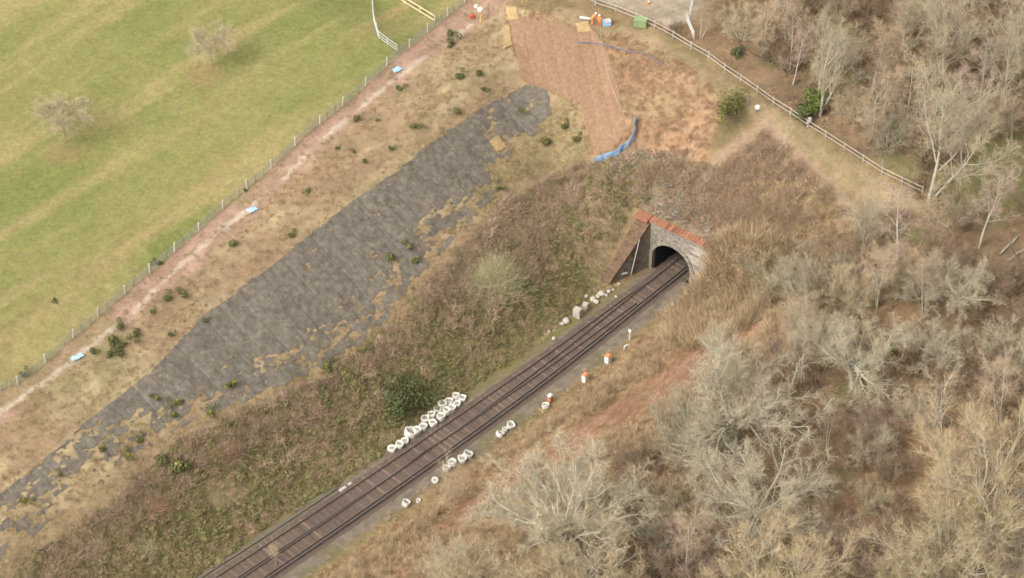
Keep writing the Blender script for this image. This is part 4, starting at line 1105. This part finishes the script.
fp = [hit(*p) for p in FENCE[1:-1]]
fe = thing('mesh_fence', fp[10], 'long grey wire mesh fence with pale posts along the grass field', 'fence')
pm = MB(); pm.box((0, 0, .62), (.12, .12, 1.35), 0, .015, .004); pm = pm.mesh('post', M_PALEPOST)
im = MB(); im.bar((0, 0, -.2), (0, 0, 1.12), .035, 6); im = im.mesh('stake', M_WIRE)
for i in range(len(fp)):
    o = link('post', pm, fe); o.location = rel(fe, ground(fp[i])); o.rotation_euler = (random.gauss(0, .03), random.gauss(0, .03), .7)
    if i == len(fp) - 1: break
    A_, B_ = np.array(fp[i]), np.array(fp[i + 1]); ln = np.linalg.norm(B_ - A_)
    nn = max(2, int(ln / .16)); mb = MB(); prev = None
    dirx = (B_ - A_)[:2] / np.linalg.norm((B_ - A_)[:2]); sd = Vector((-dirx[1], dirx[0], 0))
    for k in range(nn + 1):
        t = k / nn; q = A_ * (1 - t) + B_ * t; sag = .05 * math.sin(math.pi * t)
        c = rel(fe, ground(q)); c.z += -.02
        if prev is not None:
            for hz in (.05, .25, .45, .65, .85, 1.08 - sag):
                r_ = .022 if hz > 1 else .009
                mb.bar(prev + Vector((0, 0, hz)), c + Vector((0, 0, hz)), r_, 3)
        if 0 < k < nn: mb.bar(c, c + Vector((0, 0, 1.08 - sag)), .014, 3)
        prev = c
    mb.build('mesh_panel', M_WIRE, fe)
    for t in (.34, .67):
        o = link('stake', im, fe); o.location = rel(fe, ground(A_ * (1 - t) + B_ * t)); o.rotation_euler = (random.gauss(0, .04), random.gauss(0, .04), 0)

def rail_fence(name, pxs, heights, label, postmat, railmat, postw, railr, spacing, cat='fence', height_post=1.15, flatr=False):
    P = np.array([hit(*p)[:2] for p in pxs]); R_ = resample(P, spacing)
    c = ground(R_[len(R_) // 2]); o = thing(name, c, label, cat)
    q = MB(); q.box((0, 0, height_post / 2 - .1), (postw, postw, height_post + .2), 0, .01, .003); q = q.mesh('post', postmat)
    pos = [ground(r) for r in R_]
    for i, g in enumerate(pos):
        k = link('post', q, o); k.location = rel(o, g); k.rotation_euler = (random.gauss(0, .025), random.gauss(0, .025), random.random())
        if i:
            for hz in heights:
                mb = MB(); a0 = rel(o, pos[i - 1]) + Vector((0, 0, hz)); a1 = rel(o, g) + Vector((0, 0, hz + random.gauss(0, .015)))
                dv = (a1 - a0).normalized(); off = Vector((dv.y, -dv.x, 0)) * (postw / 2 + railr * .6)
                if flatr: mb.sweep([a0 + off - dv * .04, a1 + off + dv * .03], [(-railr * .4, -railr), (railr * .4, -railr), (railr * .4, railr), (-railr * .4, railr)])
                else: mb.bar(a0 + off - dv * .03, a1 + off + dv * .02, railr, 6)
                mb.build('rail', railmat, o)
    return o
rail_fence('rail_fence', [(560, -14), (588, 2), (615, 12), (640, 22), (665, 34), (686, 46), (708, 59), (732, 76), (758, 94), (777, 107), (800, 122), (822, 136), (850, 154), (885, 177), (922, 194)], (.5, 1.05), 'pale two rail fence running along the edge of the wood', M_WOODPOST, M_WOODPOST, .12, .05, 2.6, flatr=True)
rail_fence('white_railing', [(371, -14), (373, 8), (374, 22), (379, 39.5), (397, 52)], (.35, .7, 1.12), 'curved white metal railing coming down the field to the mesh fence', M_GALV, M_GALV, .07, .035, 1.6)
rail_fence('yellow_rail_fence', [(392, -6), (404, 3), (419, 12), (435, 22)], (.3, .95), 'pale yellow two rail fence meeting the mesh fence', M_YELLOWRAIL, M_YELLOWRAIL, .1, .075, 2.2, height_post=1.0, flatr=True)
# field gate beyond the rail fence
def gate(name, p0, p1, label, mat, hgt=1.15, bars=5):
    A_, B_ = hitv(*p0), hitv(*p1); o = thing(name, (A_ + B_) / 2, label, 'gate')
    a0, b0 = rel(o, A_), rel(o, B_)
    for e in (a0, b0):
        mb = MB(); mb.bar(e - Vector((0, 0, .2)), e + Vector((0, 0, hgt + .15)), .07, 8); mb.build('post', M_WOODPOST, o)
    d = (b0 - a0) * .04
    for k in range(bars):
        z_ = Vector((0, 0, .2 + (hgt - .25) * k / (bars - 1))); mb = MB(); mb.bar(a0 + d + z_, b0 - d + z_, .03, 6); mb.build('gate_bar', mat, o)
    mb = MB(); mb.bar(a0 + d + Vector((0, 0, .2)), b0 - d + Vector((0, 0, hgt - .05)), .03, 6); mb.build('brace', mat, o)
    return o
gate('field_gate', (686, 20), (694, 40), 'galvanised field gate standing open behind the rail fence', M_GALV)
rail_fence('rail_fence', [(697, -20), (694, 0), (690, 18)], (.5, 1.05), 'short rail fence leading to the galvanised field gate', M_GALV, M_GALV, .1, .04, 2.2)

# ------------------------------------------------------------------ sacks
sack_meshes = []
for sd in range(5):
    random.seed(300 + sd)
    s1 = MB(); s1.lathe([(.3, 0), (.43, .03), (.48, .2), (.5, .42), (.47, .62), (.49, .72), (.46, .78), (.37, .76), (.31, .66), (.29, .5)], 16, sq=.3, jit=random.uniform(.04, .09))
    s2 = MB(); s2.lathe([(.34, .3), (.33, .56), (.2, .6), (.05, .62)], 12, sq=.3, jit=.02)
    sack_meshes.append((s1.mesh('sack', M_SACK, True), s1.mesh('sack', M_SACKOLD, True), s2.mesh('filling', M_FILL, True)))
random.seed(9)
def sack(px, py, s=1.0, old=False, label='', group=None, tilt=.06):
    p = hit(px - .8, py + 1.6); o = empty('bulk_sack', (float(p[0]), float(p[1]), float(p[2]) - .02), random.uniform(0, 6.28), s); zq = random.uniform(.6, 1.1); o.scale = (s * random.uniform(.92, 1.08), s, s * zq)
    o.rotation_euler = (random.gauss(0, tilt), random.gauss(0, tilt), random.uniform(0, 6.28))
    m_ = random.choice(sack_meshes)
    link('sack', m_[1] if old else m_[0], o); link('filling', m_[2], o)
    tag(o, label, 'sack', group)
SL, SG = 'open white bulk sack in the long row on the grass verge left of the rails', 'white bulk sacks left of the rails'
for (x, y) in ((393, 448.5), (400, 445), (406, 440.8), (417.6, 431.7), (424, 427.2), (426.7, 418.7), (432.8, 414.6), (433.5, 423.3), (438.4, 409.6), (443.2, 405.4), (441.9, 417.2), (447.2, 412.2), (450.3, 401.2), (456.8, 397.0), (452, 408.9), (458.2, 403.8), (463, 398)):
    sack(x, y, random.uniform(.82, .95), False, SL, SG)
sack(410, 434, 1.35, True, 'big greyish slumped sack in the row left of the rails', None, .2)
SR, SRG = 'weathered white sack lying at the foot of the right bank', 'weathered sacks right of the rails'
for (x, y, s) in ((453.7, 463.4, .95), (447.4, 468.6, .85), (468, 455, 1.05), (463, 459.5, .95), (437, 479, .7), (500.3, 435, .85), (511, 425, .95), (505.5, 429, .7), (406, 504, .85), (419.4, 500, .55), (546.5, 406.5, .85)):
    sack(x, y, s, True, SR, SRG, .2)

# ------------------------------------------------------------------ lineside boxes and posts
def linebox(px, py, w_, h_, label, white_top=False):
    p = hit(px, py); o = thing('lineside_box', p, label, 'box'); o.rotation_euler = (0, 0, rad(50))
    b_ = MB(); b_.box((0, 0, h_ / 2), (w_, w_ * .85, h_), 0, .03); b_.build('body', M_ORANGE if white_top else M_WHITE, o)
    l_ = MB(); l_.box((0, 0, h_ + .05), (w_ * 1.1, w_, .12), 0, .03); l_.box((0, 0, h_ + .14), (w_ * .7, w_ * .6, .1), 0, .03); l_.build('lid', M_WHITE if white_top else M_ORANGE, o)
    d_ = MB(); d_.box((0, -w_ * .435, h_ * .5), (w_ * .75, .02, h_ * .75), 0, .005); d_.build('door', M_ORANGE if white_top else M_WHITE, o)
    k_ = MB(); k_.box((w_ * .25, -w_ * .46, h_ * .5), (.05, .03, .12), 0, 0); k_.build('handle', M_DARK, o)
linebox(608, 362.5, .62, 1.0, 'white lineside box with orange lid, the one closer to the tunnel')
linebox(585, 381.5, .58, 1.0, 'white lineside box with orange lid beside the straw clump')
linebox(550, 402, .45, .95, 'rusty orange lineside box with a white cap', True)
p = hitv(629.5, 340); o = thing('marker_post', p, 'slender white marker post beside the cess near the tunnel', 'post')
mb = MB(); mb.bar((0, 0, -.2), (0, 0, 1.5), .06, 8); mb.build('stem', M_WHITE, o)
mb = MB(); mb.box((0, 0, 1.35), (.34, .05, .42), rad(-40), .01); mb.build('plate', M_WHITE, o)
p = hitv(624, 351); o = thing('white_hoop', p, 'white bent pipe hoop standing in the brush near the tunnel', 'pipe')
mb = MB(); mb.sweep([(0, 0, -.1), (0, 0, .55), (.1, .03, .75), (.32, .1, .85), (.55, .17, .72)], [(.06 * math.cos(t), .06 * math.sin(t)) for t in np.linspace(0, 2 * math.pi, 8)[:-1]]); mb.build('pipe', M_WHITE, o)

# ------------------------------------------------------------------ rocks and blocks by the wing wall
def rockmesh(seed, mat):
    g = random.Random(seed); import bmesh
    bm = bmesh.new(); bmesh.ops.create_icosphere(bm, subdivisions=2, radius=.5)
    for v in bm.verts:
        d = v.co.normalized(); k = .75 + .35 * vnoise(d.x * 1.3 + seed, d.y * 1.3 + d.z * 1.1, .8, seed)
        v.co = d * .5 * float(k); v.co.z *= .75
        for ax in range(3): v.co[ax] = round(v.co[ax] * 7) / 7 * .5 + v.co[ax] * .5
    me = bpy.data.meshes.new('boulder'); bm.to_mesh(me); bm.free(); me.materials.append(mat); return me
rocks = [rockmesh(i, M_BOULDER) for i in range(4)]
for (x, y, s) in ((566, 322, .95), (562, 324.5, .6), (592.8, 300, .75), (596, 302.5, .7), (602, 295, .85), (598, 297, .6), (586, 297, .55), (609, 292, .5), (606, 295.5, .4), (618.7, 284.5, .4), (549, 332, .4), (554, 339, .5), (546, 328, .35), (613, 290, .35), (616, 297, .35)):
    p = hit(x, y); o = link('boulder', random.choice(rocks)); o.location = (float(p[0]), float(p[1]), float(p[2]) + s * .2); o.scale = (s * 1.15, s, s); o.rotation_euler = (0, 0, random.random() * 6)
    tag(o, 'pale loose boulder on the verge between the wing wall and the blocks', 'boulder', 'pale boulders by the wing wall')
for (x, y, s, lab) in ((577.5, 316.5, 1.0, 'taller upright concrete block beside the track verge'), (585.5, 309.5, .8, 'shorter upright concrete block between the taller block and boulders')):
    p = hitv(x, y); mb = MB(); mb.box((0, 0, .55 * s), (.85 * s, .7 * s, 1.25 * s), 0, .06, .03); o = mb.build('concrete_block', M_BLOCK); o.location = p; o.rotation_euler = (0, 0, rad(-30)); tag(o, lab, 'block')
for (x, y, ln, lab) in ((343, 489.5, .9, 'pale flat stone slab lying on the ballast edge'), (350, 484.5, .5, 'small pale stone beside the flat slab on the ballast edge')):
    p = hitv(x, y); mb = MB(); mb.box((0, 0, .08), (ln, .35, .22), 0, .05, .02); o = mb.build('stone_slab', M_BOULDER); o.location = p; o.rotation_euler = (0, 0, rad(45)); tag(o, lab, 'stone')

# ------------------------------------------------------------------ blue covers, silt cloth, rope, signs
for (x, y, sx, sy, lab) in ((252, 210, 1.15, .75, 'light blue plastic sheet on the pale wheel track between gorse bushes'), (77, 357, 1.35, .8, 'light blue plastic sheet beside the gorse clump at the path'), (397, 70, 1.1, .75, 'light blue plastic sheet near the white railing end')):
    p = hitv(x, y); o = thing('plastic_sheet', p, lab, 'sheet'); nx, ny = 9, 6
    vv = [((i / nx - .5) * sx * (1 + .05 * math.sin(j * 2.1)), (j / ny - .5) * sy * (1 + .06 * math.sin(i * 1.7)), .11 + .035 * math.sin(i * 1.3 + j) + .02 * math.sin(j * 2.3)) for i in range(nx + 1) for j in range(ny + 1)]
    n0 = len(vv); vv += [(a1, a2, a3 - .05) for a1, a2, a3 in vv]
    ff = []
    for i in range(nx):
        for j in range(ny):
            q = [i * (ny + 1) + j, (i + 1) * (ny + 1) + j, (i + 1) * (ny + 1) + j + 1, i * (ny + 1) + j + 1]
            ff += [tuple(q), tuple(k + n0 for k in q[::-1])]
    for i in range(nx):
        for j in (0, ny):
            k0, k1 = i * (ny + 1) + j, (i + 1) * (ny + 1) + j; ff.append((k0, k0 + n0, k1 + n0, k1) if j == 0 else (k1, k1 + n0, k0 + n0, k0))
    for j in range(ny):
        for i in (0, nx):
            k0, k1 = i * (ny + 1) + j, i * (ny + 1) + j + 1; ff.append((k1, k1 + n0, k0 + n0, k0) if i == 0 else (k0, k0 + n0, k1 + n0, k1))
    mb = MB(); mb.add(vv, ff); mb.build('sheet', M_LIGHTBLUE, o, True)
    for (cx_, cy_) in ((-.42, -.4), (.4, .38)):
        mb = MB(); mb.box((cx_ * sx, cy_ * sy, .15), (.2, .16, .13), random.random(), .03, .02); mb.build('weight_stone', M_BOULDER, o)
    o.rotation_euler = (0, 0, rad(42))
def cloth(name, pxs, hgt, mat, label, cat, wob=.08, lean=.0, posts=True):
    P = resample(np.array([hit(*p)[:2] for p in pxs]), .18); o = thing(name, ground(P[len(P) // 2]), label, cat)
    vv = []; nz = 5
    for i, q in enumerate(P):
        t = P[min(i + 1, len(P) - 1)] - P[max(0, i - 1)]; t = t / np.linalg.norm(t); nn_ = np.array([t[1], -t[0]])
        hh = hgt * (.5 + .75 * float(vnoise(i * .18, 3.3, .9, 5)))
        for k in range(nz):
            f = k / (nz - 1); of = nn_ * (wob * (math.sin(i * .9 + k) * .5 + math.sin(i * .37)) + lean * f)
            g = rel(o, ground(q)); vv.append((g.x + of[0], g.y + of[1], g.z + f * hh - .03))
    ff = [(i * nz + k, (i + 1) * nz + k, (i + 1) * nz + k + 1, i * nz + k + 1) for i in range(len(P) - 1) for k in range(nz - 1)]
    mb = MB(); mb.add(vv, ff); c = mb.build('cloth', mat, o, True)
    sm = c.modifiers.new('thick', 'SOLIDIFY'); sm.thickness = .03
    if posts:
        for i in range(0, len(P), 9):
            g = rel(o, ground(P[i])); mb = MB(); mb.bar(g - Vector((0, 0, .2)), g + Vector((.0, .05, hgt * 1.1)), .03, 6); mb.build('stake', M_WOODPOST, o)
cloth('silt_fence', [(638, 121), (637, 131), (634, 140), (628, 148), (619, 155), (607, 160), (593, 165)], 0.9, M_BLUE, 'blue cloth silt fence curving down the brown slope above the portal', 'silt fence', .1, .25)
cloth('cloth_strip', [(578, 43), (590, 43), (603, 45), (613, 47), (625, 51), (638, 53), (650, 56), (657, 60), (664, 66)], .32, M_BLUEPIPE, 'low violet blue cloth strip across the top of the brown slope', 'cloth', .06, .2, False)
P = resample(np.array([hit(*p)[:2] for p in ((600, 27), (602, 45), (606, 68), (612, 88), (620, 108), (628, 124), (635, 134))]), .4)
mb = MB(); mb.sweep([ground(q, .09) for q in P], [(.02 * math.cos(t), .02 * math.sin(t)) for t in np.linspace(0, 2 * math.pi, 7)[:-1]]); tag(mb.build('rope', M_ROPE), 'pale rope hanging down the brown matting from the workers to the silt fence', 'rope')
def sign(px, py, label, kind):
    p = hitv(px, py); o = thing('warning_sign', p, label, 'sign')
    mb = MB(); mb.bar((0, 0, -.2), (0, 0, 1.2), .035, 6); mb.build('post', M_DARK if kind == 0 else M_WOODPOST, o)
    mb = MB()
    if kind == 0: mb.add([(.3 * math.cos(t), -.06 + dy, .75 + .36 * math.sin(t)) for dy in (0, .04) for t in np.linspace(0, 2 * math.pi, 13)[:-1]], [tuple(range(12)), tuple(range(23, 11, -1))] + [(i, 12 + i, 12 + (i + 1) % 12, (i + 1) % 12) for i in range(12)])
    else: mb.box((0, -.06, .85), (.42, .03, .6), 0, .008); mb.box((-.16, -.06, .42), (.34, .03, .34), 0, .008)
    mb.build('plate', M_WHITE, o); 
sign(757, 112, 'white oval sign on a short dark post beside the tall gorse', 0)
sign(809, 125, 'white notice hung on the rail fence by the ivy', 1)

# ------------------------------------------------------------------ work site at the top of the slope
def skinbody(name, verts, edges, radii, mat, parent):
    me = bpy.data.meshes.new(name); me.from_pydata(verts, edges, []); me.materials.append(mat)
    o = link(name, me, parent); sk = o.modifiers.new('skin', 'SKIN')
    for i, r in enumerate(radii): me.skin_vertices[0].data[i].radius = (r, r * .85)
    me.skin_vertices[0].data[0].use_root = True
    sb = o.modifiers.new('sub', 'SUBSURF'); sb.levels = 1; sb.render_levels = 1
    return o
def person(px, py, rz, label, bend=0.0):
    p = hitv(px, py); o = thing('person', p, label, 'person'); o.rotation_euler = (0, 0, rz)
    b = bend
    v = [(0, 0, .95), (0, .1 * b * 4, 1.2), (0, .1 + b * 1.0 - .1, 1.45 - b * .25), (0, b * 1.15, 1.55 - b * .35),
         (.11, 0, .9), (.13, .06 + b * .2, .5), (.14, 0, .08), (.14, .14, .04), (-.11, 0, .9), (-.13, .04 + b * .2, .5), (-.14, 0, .08), (-.14, .14, .04),
         (.2, b * .95, 1.42 - b * .25), (.27, .08 + b * 1.1, 1.13 - b * .3), (.24, .3 + b * 1.2, 1.0 - b * .4), (-.2, b * .95, 1.42 - b * .25), (-.27, .08 + b * 1.1, 1.13 - b * .3), (-.24, .3 + b * 1.2, 1.0 - b * .4)]
    e = [(0, 1), (1, 2), (2, 3), (0, 4), (4, 5), (5, 6), (6, 7), (0, 8), (8, 9), (9, 10), (10, 11), (2, 12), (12, 13), (13, 14), (2, 15), (15, 16), (16, 17)]
    r = [.16, .17, .17, .065, .1, .075, .055, .05, .1, .075, .055, .05, .075, .058, .045, .075, .058, .045]
    skinbody('body', v, e, r, M_HIVIS, o)
    hd = MB(); hz = 1.66 - b * .4; hy = .02 + b * 1.22
    hd.lathe([(.02, -.13), (.07, -.11), (.09, -.04), (.095, .03), (.085, .08), (.04, .12)], 12, (0, hy, hz)); hd.box((0, hy + .1, hz - .01), (.025, .04, .05)); hd.build('head', M_SKIN, o, True)
    hm = MB(); hm.lathe([(.15, .03), (.125, .045), (.125, .09), (.1, .15), (.04, .18)], 12, (0, hy, hz)); hm.build('helmet', M_WHITE, o, True)
person(599.3, 27, 2.6, 'person in orange workwear and white helmet standing at the rope top')
person(591.5, 25, -1.2, 'person in orange workwear bending over beside the pale tube', .42)
p0, p1 = hitv(580, 19), hitv(590.5, 22)
mb = MB(); mb.bar(p0 + Vector((0, 0, .25)), p1 + Vector((0, 0, .45)), .16, 10); o = mb.build('pale_tube', M_SACK, None, True); tag(o, 'cream coloured tube lying beside the bending worker', 'tube')
p = hitv(606.5, 25); o = thing('tool_chest', p, 'grey blue tool chest beside the standing worker', 'chest')
mb = MB(); mb.box((0, 0, .3), (.95, .6, .6), .2, .03); mb.build('chest_body', M_LIGHTBLUE, o); mb = MB(); mb.box((0, 0, .66), (1.0, .65, .12), .2, .03); mb.build('lid', M_GALV, o)
p = hitv(640.5, 26); o = thing('green_container', p, 'green metal container standing at the rail fence', 'container')
mb = MB(); mb.box((0, 0, .5), (1.45, .8, 1.0), rad(-12), .03); mb.build('container_body', M_GREENBOX, o); mb = MB(); mb.box((0, 0, 1.05), (1.52, .88, .1), rad(-12), .02); mb.build('lid', M_GREENBOX, o)
for sx in (-.5, .5):
    mb = MB(); mb.box((sx * .95, .1 * -sx - .43 - .08 * sx, .5), (.06, .04, .9), rad(-12)); mb.build('rib', M_GREENBOX, o)
def cone(px, py, label):
    p = hitv(px, py); o = thing('traffic_cone', p, label, 'cone')
    mb = MB(); mb.box((0, 0, .03), (.42, .42, .06), 0, .01); mb.build('base', M_ORANGE, o)
    mb = MB(); mb.lathe([(.16, .06), (.11, .35)], 12); mb.lathe([(.08, .52), (.035, .78)], 12); mb.build('cone', M_ORANGE, o, True)
    mb = MB(); mb.lathe([(.113, .35), (.082, .52)], 12); mb.build('white_band', M_WHITE, o, True)
cone(649, 4, 'orange traffic cone on the gravel beyond the fence')
p = hitv(480.5, 20); o = thing('survey_tripod', p, 'yellow survey tripod with a white bag on its head near the mesh fence', 'tripod')
for k in range(3):
    t = k * 2.094 + .5; mb = MB(); mb.bar((.55 * math.cos(t), .55 * math.sin(t), -.03), (.06 * math.cos(t), .06 * math.sin(t), 1.25), .045, 6); mb.build('leg', M_YELLOW, o)
mb = MB(); mb.lathe([(.1, 1.2), (.3, 1.28), (.38, 1.5), (.33, 1.75), (.12, 1.85)], 12, jit=.05); mb.build('bag', M_SACK, o, True)
sack(477, 6, .5, False, 'small white sack beside the yellow survey tripod')
p = hitv(472, 18); o = thing('red_can', p, 'red fuel can on the soil path near the yellow tripod', 'can')
mb = MB(); mb.box((0, 0, .25), (.5, .3, .5), .4, .06); mb.build('body', M_RED, o); mb = MB(); mb.sweep([(-.12, -.05, .5), (-.1, -.04, .6), (.1, .04, .6), (.12, .05, .5)], [(-.02, -.02), (.02, -.02), (.02, .02), (-.02, .02)]); mb.build('handle', M_RED, o); mb = MB(); mb.bar((.18, .08, .48), (.2, .09, .6), .05, 8); mb.build('cap', M_DARK, o)

p = hitv(47, 549); mb = MB(); mb.box((0, 0, .15), (1.7, .3, .4), 0, .03, .02); o = mb.build('timber_baulk', M_DARK); o.location = p; o.rotation_euler = (0, 0, rad(50)); tag(o, 'dark timber baulk lying at the lower corner of the dry bank', 'timber')
# ------------------------------------------------------------------ logs and sticks
for (p0, p1, r, lab) in (((1000, 255), (1018, 238), .13, 'bleached log leaning over the dark hollow, the upper one'), ((1005, 264), (1024, 250), .13, 'bleached log leaning over the dark hollow, the lower one'), ((665, 170), (672, 176), .09, 'short white branch lying above the tunnel portal'), ((652, 155), (655, 165), .07, 'crooked pale branch below the blue silt fence end')):
    a0, a1 = hitv(*p0), hitv(*p1); m_ = (a0 + a1) / 2; n_ = 6; pts_ = []
    for k in range(n_ + 1):
        t = k / n_; q = a0 * (1 - t) + a1 * t; pts_.append(q + Vector((random.gauss(0, .04), random.gauss(0, .04), r + .1 * math.sin(3 * t))) - m_)
    mb = MB(); mb.sweep(pts_, [(r * math.cos(t), r * math.sin(t)) for t in np.linspace(0, 2 * math.pi, 9)[:-1]]); o = mb.build('fallen_log', M_LOG, None, True); o.location = m_; tag(o, lab, 'log')
